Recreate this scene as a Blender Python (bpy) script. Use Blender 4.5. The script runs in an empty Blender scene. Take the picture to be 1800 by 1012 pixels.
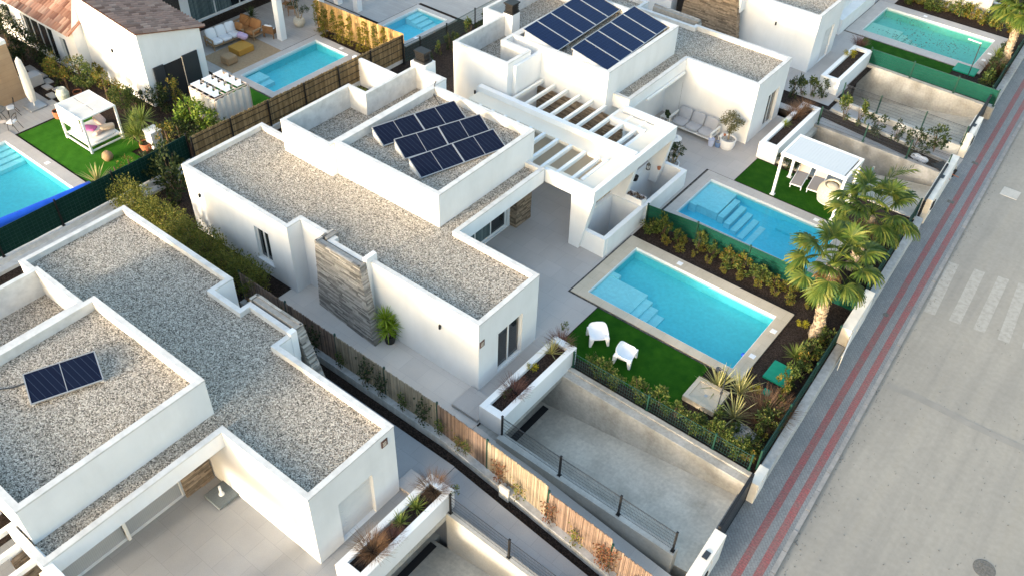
import bpy, math, random
from mathutils import Vector, Matrix
R_ = math.radians
C = bpy.context.scene.collection
# ------------------------------------------------------------ camera model (metres, z=0 is terrace level)
CAMH = 26.0
FPX = 1579.763
RX = Vector((0.78312683, 0.6212128, 0.0284082))
RY = Vector((0.43596157, -0.51586809, -0.73743991))
RZ = Vector((-0.44345223, 0.58989387, -0.67481505))
def P(px, py, z=0.0):
    "point of the place at height z seen at photo pixel (px,py)"
    a, b = (px - 900) / FPX, (py - 506) / FPX
    d = RX * a + RY * b + RZ
    t = (z - CAMH) / d.z
    return Vector((d.x * t, d.y * t, z))
# ------------------------------------------------------------ object helpers
WL = {}; CH = {}
def tag(o, label=None, cat=None, group=None, kind=None):
    if label: o['label'] = label
    if cat: o['category'] = cat
    if group: o['group'] = group
    if kind: o['kind'] = kind
    return o
def thing(name, label, cat, loc=(0, 0, 0), group=None):
    o = bpy.data.objects.new(name, None); C.objects.link(o)
    o.empty_display_size = .2
    o.location = loc; WL[o] = Vector(loc); CH[o] = []
    return tag(o, label, cat, group)
class MB:
    def __init__(s): s.v = []; s.f = []
    def quad(s, a, b, c, d):
        n = len(s.v); s.v += [tuple(a), tuple(b), tuple(c), tuple(d)]; s.f.append((n, n+1, n+2, n+3))
    def tri(s, a, b, c):
        n = len(s.v); s.v += [tuple(a), tuple(b), tuple(c)]; s.f.append((n, n+1, n+2))
    def hexa(s, p):
        n = len(s.v); s.v += [tuple(q) for q in p]
        for f in ((3,2,1,0),(4,5,6,7),(0,1,5,4),(1,2,6,5),(2,3,7,6),(3,0,4,7)): s.f.append(tuple(n+i for i in f))
    def box(s, x0, y0, z0, x1, y1, z1):
        if x0 > x1: x0, x1 = x1, x0
        if y0 > y1: y0, y1 = y1, y0
        s.hexa([(x0,y0,z0),(x1,y0,z0),(x1,y1,z0),(x0,y1,z0),(x0,y0,z1),(x1,y0,z1),(x1,y1,z1),(x0,y1,z1)])
    def bar(s, a, b, w, h, up=(0,0,1)):
        "box along a->b, width w sideways, height h along up (centred)"
        a = Vector(a); b = Vector(b); d = (b-a).normalized(); up = Vector(up)
        sd = d.cross(up)
        if sd.length < 1e-4: sd = d.cross(Vector((1,0,0)))
        sd.normalize(); u = sd.cross(d).normalized()
        S = sd*w/2; U = u*h/2
        s.hexa([a-S-U, a+S-U, b+S-U, b-S-U, a-S+U, a+S+U, b+S+U, b-S+U][:4] + [a-S+U, a+S+U, b+S+U, b-S+U])
    def prism(s, poly, z0, z1):
        n = len(s.v); k = len(poly)
        z0f = z0 if callable(z0) else (lambda x, y: z0); z1f = z1 if callable(z1) else (lambda x, y: z1)
        s.v += [(p[0], p[1], z0f(p[0],p[1])) for p in poly] + [(p[0], p[1], z1f(p[0],p[1])) for p in poly]
        s.f.append(tuple(n+i for i in reversed(range(k)))); s.f.append(tuple(n+k+i for i in range(k)))
        for i in range(k):
            j = (i+1) % k; s.f.append((n+i, n+j, n+k+j, n+k+i))
    def face(s, pts):
        n = len(s.v); s.v += [tuple(p) for p in pts]; s.f.append(tuple(range(n, n+len(pts))))
    def tube(s, pts, r, seg=6, cap=True):
        pts = [Vector(p) for p in pts]; rs = r if isinstance(r, (list, tuple)) else [r]*len(pts)
        n0 = len(s.v)
        ref = Vector((0.31, 0.17, 0.93))
        for i, p in enumerate(pts):
            d = (pts[min(i+1, len(pts)-1)] - pts[max(i-1, 0)])
            d.normalize()
            rf = ref if abs(d.dot(ref)) < .95 else Vector((1, 0, 0))
            a = d.cross(rf).normalized(); b = d.cross(a)
            for k in range(seg):
                t = 2*math.pi*k/seg; s.v.append(tuple(p + (a*math.cos(t) + b*math.sin(t))*rs[i]))
        for i in range(len(pts)-1):
            for k in range(seg):
                k2 = (k+1) % seg; A = n0+i*seg; B = A+seg
                s.f.append((A+k2, A+k, B+k, B+k2))
        if cap:
            s.f.append(tuple(n0+k for k in range(seg))); s.f.append(tuple(n0+(len(pts)-1)*seg+k for k in reversed(range(seg))))
    def lathe(s, c, prof, seg=16, cap=True):
        "prof: list of (radius,z)"
        n0 = len(s.v)
        for r, z in prof:
            for k in range(seg):
                t = 2*math.pi*k/seg; s.v.append((c[0]+r*math.cos(t), c[1]+r*math.sin(t), c[2]+z))
        for i in range(len(prof)-1):
            for k in range(seg):
                k2 = (k+1) % seg; A = n0+i*seg; B = A+seg
                s.f.append((A+k, A+k2, B+k2, B+k))
        if cap:
            s.f.append(tuple(n0+k for k in reversed(range(seg)))); s.f.append(tuple(n0+(len(prof)-1)*seg+k for k in range(seg)))
    def blob(s, c, rx, ry, rz, seg=10, rings=7, jit=0, rnd=None):
        prof = []
        n0 = len(s.v)
        for i in range(rings+1):
            ph = math.pi*i/rings - math.pi/2
            for k in range(seg):
                t = 2*math.pi*k/seg; j = 1 + (rnd.uniform(-jit, jit) if rnd else 0)
                s.v.append((c[0]+rx*math.cos(ph)*math.cos(t)*j, c[1]+ry*math.cos(ph)*math.sin(t)*j, c[2]+rz*math.sin(ph)*j))
        for i in range(rings):
            for k in range(seg):
                k2 = (k+1) % seg; A = n0+i*seg; B = A+seg
                s.f.append((A+k, A+k2, B+k2, B+k))
    def cushion(s, c, hx, hy, hz, rz=0, tilt=None):
        "pillow-ish box: rounded corners by 3 profiles"
        M = Matrix.Rotation(rz, 3, 'Z')
        if tilt is not None: M = M @ Matrix.Rotation(tilt, 3, 'Y')
        n0 = len(s.v); prof = [(.86, -1), (1, -.55), (1, .55), (.84, 1)]
        N = 12
        for k, z in prof:
            for i in range(N):
                t = 2*math.pi*(i+.5)/N; ct, st = math.cos(t), math.sin(t)
                e = .38
                x = math.copysign(abs(ct)**e, ct)*hx*k; y = math.copysign(abs(st)**e, st)*hy*k
                s.v.append(tuple(Vector(c) + M @ Vector((x, y, z*hz))))
        for r in range(3):
            for i in range(N):
                j = (i+1) % N; A = n0+r*N; B = A+N
                s.f.append((A+i, A+j, B+j, B+i))
        s.f.append(tuple(n0+i for i in reversed(range(N)))); s.f.append(tuple(n0+3*N+i for i in range(N)))
    def build(s, name, m, parent=None, smooth=False, bevel=0):
        me = bpy.data.meshes.new(name)
        off = WL.get(parent, Vector((0,0,0))) if parent else Vector((0,0,0))
        me.from_pydata([(v[0]-off.x, v[1]-off.y, v[2]-off.z) for v in s.v], [], s.f)
        me.materials.append(m); me.update()
        if smooth: me.polygons.foreach_set('use_smooth', [True]*len(me.polygons))
        o = bpy.data.objects.new(name, me); C.objects.link(o)
        CH[o] = []; WL[o] = off.copy()
        if parent: o.parent = parent; CH[parent].append(o)
        if bevel:
            b = o.modifiers.new('edge_bevel', 'BEVEL'); b.width = bevel; b.segments = 2; b.limit_method = 'ANGLE'
        return o
def solo(mb, name, m, label, cat, group=None, smooth=False, bevel=0):
    o = mb.build(name, m, None, smooth, bevel); return tag(o, label, cat, group)
def struct(mb, name, m, kind='structure'):
    o = mb.build(name, m); o['kind'] = kind; return o
def copy_thing(o, loc=None, rz=None, sc=None, label=None, group=None, parent=None):
    c = o.copy(); C.objects.link(c); CH[c] = []
    if parent: c.parent = parent; CH[parent].append(c)
    for k in CH[o]: copy_thing(k, parent=c)
    if loc is not None: c.location = loc
    if rz is not None: c.rotation_euler = (0, 0, rz)
    if sc is not None: c.scale = (sc,)*3 if not isinstance(sc, (tuple, list)) else sc
    if label: c['label'] = label
    if group: c['group'] = group
    return c
class Proto:
    "first use moves the prototype itself, later uses copy it"
    def __init__(s, o): s.o = o; s.used = False
    def put(s, loc, rz=0, sc=1, label=None, group=None, cat=None):
        if not s.used:
            s.used = True; o = s.o
            o.location = loc; o.rotation_euler = (0, 0, rz); o.scale = (sc,)*3 if not isinstance(sc, (tuple, list)) else sc
            if label: o['label'] = label
            if group: o['group'] = group
        else: o = copy_thing(s.o, loc, rz, sc, label, group)
        if cat: o['category'] = cat
        if group is None and 'group' in o: del o['group']
        return o
ORD = ['first','second','third','fourth','fifth','sixth','seventh','eighth','ninth','tenth','eleventh','twelfth','thirteenth','fourteenth','fifteenth','sixteenth','seventeenth','eighteenth']
# ------------------------------------------------------------ materials
def nodes(name):
    m = bpy.data.materials.new(name); m.use_nodes = True
    nt = m.node_tree; b = nt.nodes['Principled BSDF']
    return m, nt, b
def N(nt, t, **k):
    n = nt.nodes.new(t)
    for a, v in k.items():
        if a.startswith('i_'): n.inputs[a[2:].replace('_', ' ')].default_value = v
        else: setattr(n, a, v)
    return n
def rgba(c): return (c[0], c[1], c[2], 1)
def mixn(nt, fac, a, b, mode='MIX'):
    n = nt.nodes.new('ShaderNodeMix'); n.data_type = 'RGBA'; n.blend_type = mode
    for i, x in ((0, fac), (6, a), (7, b)):
        if isinstance(x, (int, float)): n.inputs[i].default_value = x
        elif isinstance(x, (tuple, list)): n.inputs[i].default_value = rgba(x)
        else: nt.links.new(x, n.inputs[i])
    return n.outputs[2]
def ramp(nt, fac, stops):
    n = nt.nodes.new('ShaderNodeValToRGB'); cr = n.color_ramp
    cr.elements[0].position = stops[0][0]; cr.elements[0].color = rgba(stops[0][1])
    cr.elements[1].position = stops[-1][0]; cr.elements[1].color = rgba(stops[-1][1])
    for p, c in stops[1:-1]:
        e = cr.elements.new(p); e.color = rgba(c)
    nt.links.new(fac, n.inputs[0]); return n.outputs[0]
def coord(nt, rot=0, scale=(1,1,1)):
    t = nt.nodes.new('ShaderNodeTexCoord'); mp = nt.nodes.new('ShaderNodeMapping')
    nt.links.new(t.outputs['Object'], mp.inputs[0]); mp.inputs['Rotation'].default_value = rot if isinstance(rot, tuple) else (0, 0, rot)
    mp.inputs['Scale'].default_value = scale
    return mp.outputs[0]
def noise(nt, v, scale, detail=4, rough=.55):
    n = N(nt, 'ShaderNodeTexNoise'); n.inputs['Scale'].default_value = scale; n.inputs['Detail'].default_value = detail; n.inputs['Roughness'].default_value = rough
    nt.links.new(v, n.inputs['Vector']); return n.outputs[0]
def bump(nt, b, h, strength=.3, dist=.02):
    n = N(nt, 'ShaderNodeBump'); n.inputs['Strength'].default_value = strength; n.inputs['Distance'].default_value = dist
    nt.links.new(h, n.inputs['Height']); nt.links.new(n.outputs[0], b.inputs['Normal'])
def mat(name, c, c2=None, ns=3.0, rough=.8, bs=None, bstr=.25, bdist=.02, island=0, metal=0, spec=.35, lo=.35, hi=.65, trans=0, fine=None, alpha=1):
    m, nt, b = nodes(name)
    b.inputs['Roughness'].default_value = rough; b.inputs['Metallic'].default_value = metal
    b.inputs['Specular IOR Level'].default_value = spec
    v = coord(nt)
    col = None
    if c2:
        f = noise(nt, v, ns)
        col = ramp(nt, f, [(lo, c), (hi, c2)])
    if fine:                                     # fine grain: (scale, amount)
        g = noise(nt, v, fine[0], 2)
        gr = ramp(nt, g, [(.3, (1-fine[1],)*3), (.7, (1,)*3)])
        col = mixn(nt, 1.0, col if col else c, gr, 'MULTIPLY')
    if island:
        ge = nt.nodes.new('ShaderNodeNewGeometry')
        r = ramp(nt, ge.outputs['Random Per Island'], [(0, (1-island,)*3), (1, (1+island*.6,)*3)])
        col = mixn(nt, 1.0, col if col else c, r, 'MULTIPLY')
    if col: nt.links.new(col, b.inputs['Base Color'])
    else: b.inputs['Base Color'].default_value = rgba(c)
    if bs: bump(nt, b, noise(nt, v, bs, 3), bstr, bdist)
    if trans or alpha < 1:
        out = nt.nodes['Material Output']
        mx = nt.nodes.new('ShaderNodeMixShader')
        if trans:
            t = nt.nodes.new('ShaderNodeBsdfTranslucent'); mx.inputs[0].default_value = trans
            if col: nt.links.new(col, t.inputs[0])
            else: t.inputs[0].default_value = rgba(c)
        else:
            t = nt.nodes.new('ShaderNodeBsdfTransparent'); mx.inputs[0].default_value = 1-alpha
        nt.links.new(b.outputs[0], mx.inputs[1]); nt.links.new(t.outputs[0], mx.inputs[2]); nt.links.new(mx.outputs[0], out.inputs[0])
    return m
def leafmat(name, cols, rough=.6, trans=.25):
    m, nt, b = nodes(name)
    ge = nt.nodes.new('ShaderNodeNewGeometry')
    k = len(cols); st = [(i/(k-1), c) for i, c in enumerate(cols)]
    col = ramp(nt, ge.outputs['Random Per Island'], st)
    nt.links.new(col, b.inputs['Base Color']); b.inputs['Roughness'].default_value = rough; b.inputs['Specular IOR Level'].default_value = .25
    t = nt.nodes.new('ShaderNodeBsdfTranslucent'); nt.links.new(col, t.inputs[0])
    mx = nt.nodes.new('ShaderNodeMixShader'); mx.inputs[0].default_value = trans
    nt.links.new(b.outputs[0], mx.inputs[1]); nt.links.new(t.outputs[0], mx.inputs[2]); nt.links.new(mx.outputs[0], nt.nodes['Material Output'].inputs[0])
    return m
def tilemat(name, c, c2, mortar, w=.9, h=.45, rot=0, msize=.006, rough=.6, ns=.6, offset=.5, fine=(40, .12), bstr=.15, var=.5, mort_mix=1.0):
    m, nt, b = nodes(name); b.inputs['Roughness'].default_value = rough; b.inputs['Specular IOR Level'].default_value = .3
    v = coord(nt, rot)
    br = N(nt, 'ShaderNodeTexBrick'); br.offset = offset
    br.inputs['Scale'].default_value = 1; br.inputs['Brick Width'].default_value = w; br.inputs['Row Height'].default_value = h
    br.inputs['Mortar Size'].default_value = msize; br.inputs['Mortar Smooth'].default_value = .2
    br.inputs['Color1'].default_value = rgba(c); br.inputs['Color2'].default_value = rgba([a+(q-a)*var for a, q in zip(c, c2)]); br.inputs['Mortar'].default_value = rgba(mortar)
    nt.links.new(v, br.inputs['Vector'])
    f = noise(nt, v, ns, 5, .6)
    k = [q/max(a, .001) for a, q in zip(c, c2)]
    wr = ramp(nt, f, [(.3, (1, 1, 1)), (.72, k)])
    col = mixn(nt, 1.0, br.outputs[0], wr, 'MULTIPLY')
    if fine:
        g = ramp(nt, noise(nt, v, fine[0], 2), [(.3, (1-fine[1],)*3), (.7, (1,)*3)]); col = mixn(nt, 1.0, col, g, 'MULTIPLY')
    nt.links.new(col, b.inputs['Base Color'])
    inv = N(nt, 'ShaderNodeMath', operation='SUBTRACT'); inv.inputs[0].default_value = 1; nt.links.new(br.outputs['Fac'], inv.inputs[1])
    bump(nt, b, inv.outputs[0], bstr, .01)
    return m
def pebbles(name, cols, scale=16, rough=.9, bstr=1.0, dirt=.5):
    m, nt, b = nodes(name); b.inputs['Roughness'].default_value = rough; b.inputs['Specular IOR Level'].default_value = .2
    v = coord(nt)
    vo = N(nt, 'ShaderNodeTexVoronoi'); vo.inputs['Scale'].default_value = scale; vo.inputs['Randomness'].default_value = 1
    nt.links.new(v, vo.inputs['Vector'])
    sep = nt.nodes.new('ShaderNodeSeparateColor'); nt.links.new(vo.outputs['Color'], sep.inputs[0])
    k = len(cols); col = ramp(nt, sep.outputs[0], [(i/(k-1), c) for i, c in enumerate(cols)])
    # dark gaps between the stones
    vd = N(nt, 'ShaderNodeTexVoronoi', feature='DISTANCE_TO_EDGE'); vd.inputs['Scale'].default_value = scale; nt.links.new(v, vd.inputs['Vector'])
    gap = ramp(nt, vd.outputs['Distance'], [(0.0, (.45,)*3), (.14, (1,)*3)])
    col = mixn(nt, 1.0, col, gap, 'MULTIPLY')
    big = ramp(nt, noise(nt, v, .5, 5, .65), [(.3, (1-dirt*.35,)*3), (.7, (1,)*3)])
    col = mixn(nt, 1.0, col, big, 'MULTIPLY')
    nt.links.new(col, b.inputs['Base Color'])
    bump(nt, b, vd.outputs['Distance'], bstr, .06)
    return m
M = {}
PL = (.82, .80, .755)
M['white'] = mat('white_plaster', (.725,.74,.75), (.775,.79,.80), ns=.7, rough=.9, bs=60, bstr=.06, spec=.2)
M['cap'] = mat('white_parapet_paint', (.51,.515,.515), (.61,.615,.61), ns=2.5, rough=.85, bs=50, bstr=.08, spec=.2, lo=.3, hi=.55)
M['cream'] = mat('cream_plaster', (.78,.70,.58), (.82,.74,.62), ns=.8, rough=.9, spec=.2)
M['gravel'] = pebbles('roof_gravel', [(.09,.083,.073),(.265,.24,.205),(.46,.415,.36),(.54,.49,.425),(.71,.65,.565),(.90,.85,.765)], 27, dirt=.15)
M['soil'] = pebbles('bark_mulch', [(.018,.012,.010),(.035,.024,.018),(.055,.038,.03),(.075,.05,.042)], 22, bstr=.8)
M['soil2'] = pebbles('dark_soil', [(.02,.016,.012),(.04,.03,.022),(.06,.045,.035)], 26, bstr=.7)
M['pebble'] = pebbles('white_pebbles', [(.3,.3,.3),(.5,.5,.49),(.7,.7,.68)], 20)
M['terrace'] = tilemat('grey_porcelain_tile', (.50,.465,.44), (.43,.40,.38), (.38,.355,.335), .9, .9, 0, .006, ns=.5)
M['terrace_warm'] = tilemat('beige_porcelain_tile', (.36,.365,.37), (.30,.305,.31), (.27,.275,.28), .9, .9, 0, .006, ns=.6)
M['deckstone'] = tilemat('pale_plank_tile', (.46,.425,.39), (.38,.35,.32), (.33,.30,.28), 1.2, .2, 0, .006, ns=.6)
M['deckcool'] = tilemat('grey_plank_tile', (.42,.41,.40), (.35,.34,.33), (.30,.30,.29), 1.2, .25, 0, .006, ns=.6)
M['coping'] = tilemat('travertine_coping', (.60,.52,.41), (.50,.43,.33), (.46,.39,.30), .6, .6, 0, .006, ns=1.2)
M['coping_grey'] = tilemat('pale_stone_coping', (.52,.49,.46), (.44,.415,.39), (.40,.37,.35), .6, .6, 0, .006, ns=1.2)
M['concrete'] = mat('board_concrete', (.38,.365,.33), (.56,.54,.50), ns=.9, rough=.9, bs=14, bstr=.2, lo=.3, hi=.7, fine=(9, .22))
M['concrete_pale'] = mat('pale_concrete', (.40,.39,.36), (.52,.51,.475), ns=.8, rough=.9, bs=20, bstr=.15, lo=.3, hi=.7, fine=(12, .15))
M['drive'] = tilemat('printed_concrete_drive', (.73,.68,.58), (.60,.555,.475), (.68,.635,.545), 1.1, .55, 0, .012, ns=.5, fine=(8, .2), var=.8, bstr=.05)
M['road'] = mat('dusty_road_concrete', (.285,.275,.25), (.335,.32,.285), ns=.28, rough=.95, bs=30, bstr=.15, lo=.25, hi=.75, fine=(5, .10), spec=.15)
M['roadmark'] = mat('worn_white_road_paint', (.30,.29,.262), (.365,.355,.325), ns=5, rough=.9, lo=.35, hi=.6)
M['roadpatch'] = mat('dark_road_patch', (.225,.22,.205), (.27,.262,.24), ns=2, rough=.95, lo=.3, hi=.7)
M['paver'] = tilemat('grey_paver', (.185,.205,.22), (.24,.255,.265), (.135,.145,.155), .2, .1, R_(45), .008, ns=.8, fine=(14, .25), bstr=.4)
M['redpaver'] = tilemat('red_paver', (.36,.10,.105), (.28,.13,.13), (.19,.10,.10), .2, .1, 0, .01, ns=1.5, fine=(16, .35), bstr=.4)
M['kerb'] = mat('kerb_stone', (.24,.24,.24), (.32,.315,.31), ns=2, rough=.9, fine=(10, .15))
M['lawn'] = mat('artificial_lawn', (.012,.075,.003), (.028,.115,.006), ns=2.2, rough=.95, bs=90, bstr=.6, bdist=.03, lo=.3, hi=.7, fine=(70, .45), spec=.1)
M['lawn_bright'] = mat('bright_artificial_lawn', (.03,.14,.008), (.055,.20,.015), ns=2.2, rough=.95, bs=90, bstr=.6, bdist=.03, lo=.3, hi=.7, fine=(70, .4), spec=.1)
M['anthracite'] = mat('anthracite_metal', (.025,.03,.038), rough=.5, spec=.5)
M['black'] = mat('black_metal', (.012,.012,.013), rough=.5)
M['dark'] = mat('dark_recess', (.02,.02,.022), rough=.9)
M['whitemetal'] = mat('white_lacquer', (.78,.78,.76), rough=.45, spec=.5)
M['greymetal'] = mat('grey_metal', (.42,.43,.44), rough=.4, metal=.6)
M['greenpost'] = mat('dark_green_paint', (.008,.045,.032), rough=.5)
M['glass'] = mat('dark_glass', (.018,.024,.028), rough=.06, spec=.8)
M['glass2'] = mat('tinted_glass', (.05,.065,.07), rough=.06, spec=.8)
M['frame'] = mat('white_window_frame', (.74,.74,.72), rough=.5)
M['shutter'] = tilemat('grey_roller_shutter', (.40,.415,.425), (.385,.40,.41), (.31,.32,.33), 50, .06, 0, .004, fine=None, rough=.5)
M['shutterw'] = mat('white_roller_shutter', (.66,.66,.655), (.70,.70,.69), ns=2, rough=.55)
M['curtain'] = mat('grey_curtain', (.16,.22,.23), rough=.9, island=.35)
M['brownplaque'] = mat('brown_plaque', (.12,.065,.05), rough=.6)
M['fabric_green'] = mat('green_shade_netting', (.003,.07,.047), (.005,.085,.058), ns=4, rough=.8, bs=40, bstr=.3, spec=.15, alpha=.93)
M['fabric_dark'] = mat('dark_green_shade_netting', (.005,.028,.022), (.008,.036,.028), ns=4, rough=.85, spec=.1)
M['reed'] = mat('split_reed', (.27,.225,.165), (.35,.295,.22), ns=2.5, rough=.9, island=.4)
M['reed_red'] = mat('reddish_reed', (.20,.145,.115), (.26,.19,.15), ns=2.5, rough=.9, island=.5)
M['reed_yellow'] = mat('golden_reed', (.40,.25,.10), (.48,.32,.14), ns=2, rough=.9, island=.35)
M['reed_old'] = mat('weathered_reed_screen', (.22,.155,.075), (.30,.215,.11), ns=2, rough=.95, island=.4)
M['stone'] = mat('stacked_slate_stone', (.275,.262,.242), (.35,.335,.312), ns=6, rough=.9, island=.6, bs=30, bstr=.3)
M['stone_brown'] = mat('stacked_brown_stone', (.22,.165,.115), (.31,.24,.17), ns=6, rough=.9, island=.55, bs=30, bstr=.3)
M['sand'] = tilemat('sandstone_cladding', (.50,.36,.23), (.42,.29,.18), (.40,.28,.18), .6, .3, (R_(90),0,0), .01, ns=1.5)
M['wire'] = mat('green_fence_wire', (.012,.05,.045), rough=.5)
M['terracotta'] = mat('terracotta', (.36,.12,.055), (.44,.17,.085), ns=5, rough=.85)
M['rooftile'] = leafmat('clay_roof_tile', [(.22,.11,.08),(.38,.21,.15),(.50,.29,.21),(.30,.18,.14),(.58,.40,.30),(.42,.23,.16),(.24,.16,.13)], .9, 0.0)
M['rooftile_dark'] = leafmat('aged_clay_roof_tile', [(.17,.11,.09),(.27,.185,.155),(.35,.235,.19),(.22,.155,.13),(.40,.29,.24)], .9, 0.0)
M['wood'] = mat('oiled_wood', (.19,.095,.04), (.27,.14,.065), ns=5, rough=.7)
M['rattan'] = mat('woven_rattan', (.27,.17,.09), (.38,.26,.15), ns=30, rough=.9, bs=60, bstr=.6)
M['rattan_pale'] = mat('pale_woven_rope', (.50,.44,.34), (.62,.56,.45), ns=20, rough=.9, bs=50, bstr=.6)
M['cush_white'] = mat('white_cushion', (.72,.71,.70), rough=.95, bs=30, bstr=.1)
M['cush_grey'] = mat('pale_grey_cushion', (.38,.385,.41), (.42,.425,.45), ns=3, rough=.95, bs=80, bstr=.1)
M['cush_lilac'] = mat('lilac_cushion', (.50,.36,.50), rough=.95)
M['cush_orange'] = mat('rust_orange_cushion', (.34,.15,.05), (.42,.19,.07), ns=3, rough=.95)
M['cush_mustard'] = mat('mustard_cushion', (.42,.22,.04), rough=.95)
M['cush_pink'] = mat('dusty_pink_cushion', (.62,.42,.36), (.70,.55,.48), ns=9, rough=.95)
M['cush_beige'] = mat('beige_cushion', (.58,.48,.40), rough=.95)
M['cush_magenta'] = mat('magenta_throw', (.42,.12,.33), rough=.95)
M['cush_blue'] = mat('blue_cushion', (.12,.2,.38), rough=.95)
M['canvas'] = mat('white_canvas', (.74,.72,.68), (.78,.77,.74), ns=2, rough=.9, trans=.25)
M['rug'] = mat('jute_rug', (.29,.20,.12), (.35,.25,.15), ns=8, rough=1, bs=60)
M['plastic_white'] = mat('white_plastic', (.80,.80,.81), rough=.45, spec=.45)
M['plastic_green'] = mat('green_manhole_plastic', (.0,.235,.145), (.008,.275,.17), ns=5, rough=.55)
M['plastic_blue'] = mat('blue_pool_cover', (.01,.085,.56), (.015,.11,.64), ns=3, rough=.4, bs=8, bstr=.2)
M['granite'] = mat('grey_granite', (.12,.145,.155), (.16,.185,.195), ns=20, rough=.6)
M['iron'] = mat('cast_iron', (.10,.098,.09), (.16,.155,.145), ns=15, rough=.8, bs=25, bstr=.5)
M['ceramic'] = mat('mottled_ceramic', (.38,.43,.36), (.55,.56,.49), ns=6, rough=.5)
M['graypot'] = mat('grey_planter', (.50,.48,.46), rough=.7)
M['bark'] = mat('palm_bark', (.22,.165,.11), (.40,.33,.24), ns=9, rough=.95, bs=18, bstr=.8, bdist=.05, island=.35)
M['stem'] = mat('woody_stem', (.10,.07,.045), rough=.9)
# leaves
M['leaf'] = leafmat('shrub_leaf', [(.022,.045,.012),(.045,.08,.018),(.075,.115,.024),(.115,.145,.032),(.17,.165,.045)])
M['leaf_yel'] = leafmat('yellowing_leaf', [(.05,.085,.012),(.09,.12,.018),(.15,.155,.026),(.21,.17,.03),(.24,.13,.03)])
M['leaf_dark'] = leafmat('dark_evergreen_leaf', [(.012,.024,.010),(.022,.042,.014),(.04,.062,.018),(.06,.075,.02)])
M['leaf_hedge'] = leafmat('hedge_leaf', [(.05,.075,.014),(.10,.125,.022),(.16,.165,.032),(.20,.185,.04)])
M['leaf_bright'] = leafmat('bright_green_leaf', [(.06,.12,.012),(.10,.18,.02),(.16,.23,.03),(.22,.26,.04)])
M['leaf_olive'] = leafmat('olive_leaf', [(.07,.075,.035),(.11,.115,.05),(.16,.16,.08),(.22,.21,.12)])
M['leaf_red'] = leafmat('red_creeper_leaf', [(.11,.04,.025),(.17,.065,.035),(.21,.10,.05),(.10,.075,.03)])
M['leaf_lime'] = leafmat('lime_shrub_leaf', [(.20,.19,.01),(.28,.26,.015),(.36,.31,.025)])
M['grass_red'] = leafmat('fountain_grass', [(.10,.055,.03),(.16,.09,.05),(.24,.15,.085),(.13,.07,.045)])
M['grass_plum'] = leafmat('plum_fountain_grass', [(.07,.035,.03),(.13,.06,.05),(.19,.11,.085),(.10,.05,.05)])
M['blade_yel'] = leafmat('variegated_blade', [(.22,.23,.06),(.40,.37,.14),(.52,.48,.24),(.15,.18,.05)])
M['blade_green'] = leafmat('yucca_blade', [(.07,.12,.02),(.13,.19,.035),(.21,.26,.06),(.28,.30,.09)])
M['blade_lime'] = leafmat('lime_yucca_blade', [(.15,.26,.015),(.23,.34,.03),(.32,.42,.06)])
M['palm'] = leafmat('fan_palm_leaf', [(.03,.068,.013),(.062,.11,.018),(.11,.155,.026),(.185,.20,.038)], .5, .3)
M['palm_dry'] = leafmat('dry_palm_leaf', [(.25,.15,.06),(.33,.21,.10),(.20,.11,.045)], .8, .2)
M['succ'] = leafmat('brown_succulent', [(.07,.045,.035),(.11,.075,.05),(.15,.11,.07)])
# solar cells
def solarmat(name, c1, c2, line, w, h, rot=0):
    m, nt, b = nodes(name); b.inputs['Roughness'].default_value = .22; b.inputs['Specular IOR Level'].default_value = .12
    v = coord(nt, rot)
    br = N(nt, 'ShaderNodeTexBrick'); br.offset = 0
    br.inputs['Scale'].default_value = 1; br.inputs['Brick Width'].default_value = w; br.inputs['Row Height'].default_value = h
    br.inputs['Mortar Size'].default_value = .006; br.inputs['Mortar Smooth'].default_value = .1
    br.inputs['Color1'].default_value = rgba(c1); br.inputs['Color2'].default_value = rgba(c2); br.inputs['Mortar'].default_value = rgba(line)
    nt.links.new(v, br.inputs['Vector']); nt.links.new(br.outputs[0], b.inputs['Base Color'])
    return m
M['cell'] = solarmat('dark_solar_cells', (.006,.009,.024), (.007,.011,.028), (.035,.05,.085), 60, .19)
M['cell_blue'] = solarmat('blue_solar_cells', (.002,.009,.042), (.003,.011,.05), (.012,.028,.08), .17, .17)
def watermat(name, tint, rough=.03, bscale=4, bstr=.3):
    m, nt, b = nodes(name); nt.nodes.remove(b)
    v = coord(nt)
    t = nt.nodes.new('ShaderNodeBsdfTransparent'); t.inputs[0].default_value = rgba(tint)
    g = nt.nodes.new('ShaderNodeBsdfGlossy'); g.inputs['Roughness'].default_value = rough
    fr = nt.nodes.new('ShaderNodeFresnel'); fr.inputs[0].default_value = 1.33
    bp = nt.nodes.new('ShaderNodeBump'); bp.inputs['Strength'].default_value = bstr; bp.inputs['Distance'].default_value = .05
    nt.links.new(noise(nt, v, bscale, 4, .6), bp.inputs['Height']); nt.links.new(bp.outputs[0], g.inputs['Normal']); nt.links.new(bp.outputs[0], fr.inputs['Normal'])
    mx = nt.nodes.new('ShaderNodeMixShader'); mu = N(nt, 'ShaderNodeMath', operation='MULTIPLY'); mu.inputs[1].default_value = .5; nt.links.new(fr.outputs[0], mu.inputs[0]); nt.links.new(mu.outputs[0], mx.inputs[0]); nt.links.new(t.outputs[0], mx.inputs[1]); nt.links.new(g.outputs[0], mx.inputs[2])
    nt.links.new(mx.outputs[0], nt.nodes['Material Output'].inputs[0])
    return m
M['water'] = watermat('clear_pool_water', (.74,.985,.985))
M['water_deep'] = watermat('still_pool_water', (.66,.95,.985))
M['water_green'] = watermat('greenish_pool_water', (.74,.97,.92))
def basinmat(name, c, c2):
    m = tilemat(name, c, c2, [x*.93 for x in c], .05, .05, 0, .003, ns=.5, fine=(6, .12), bstr=0, offset=0, var=.3); return m
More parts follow.
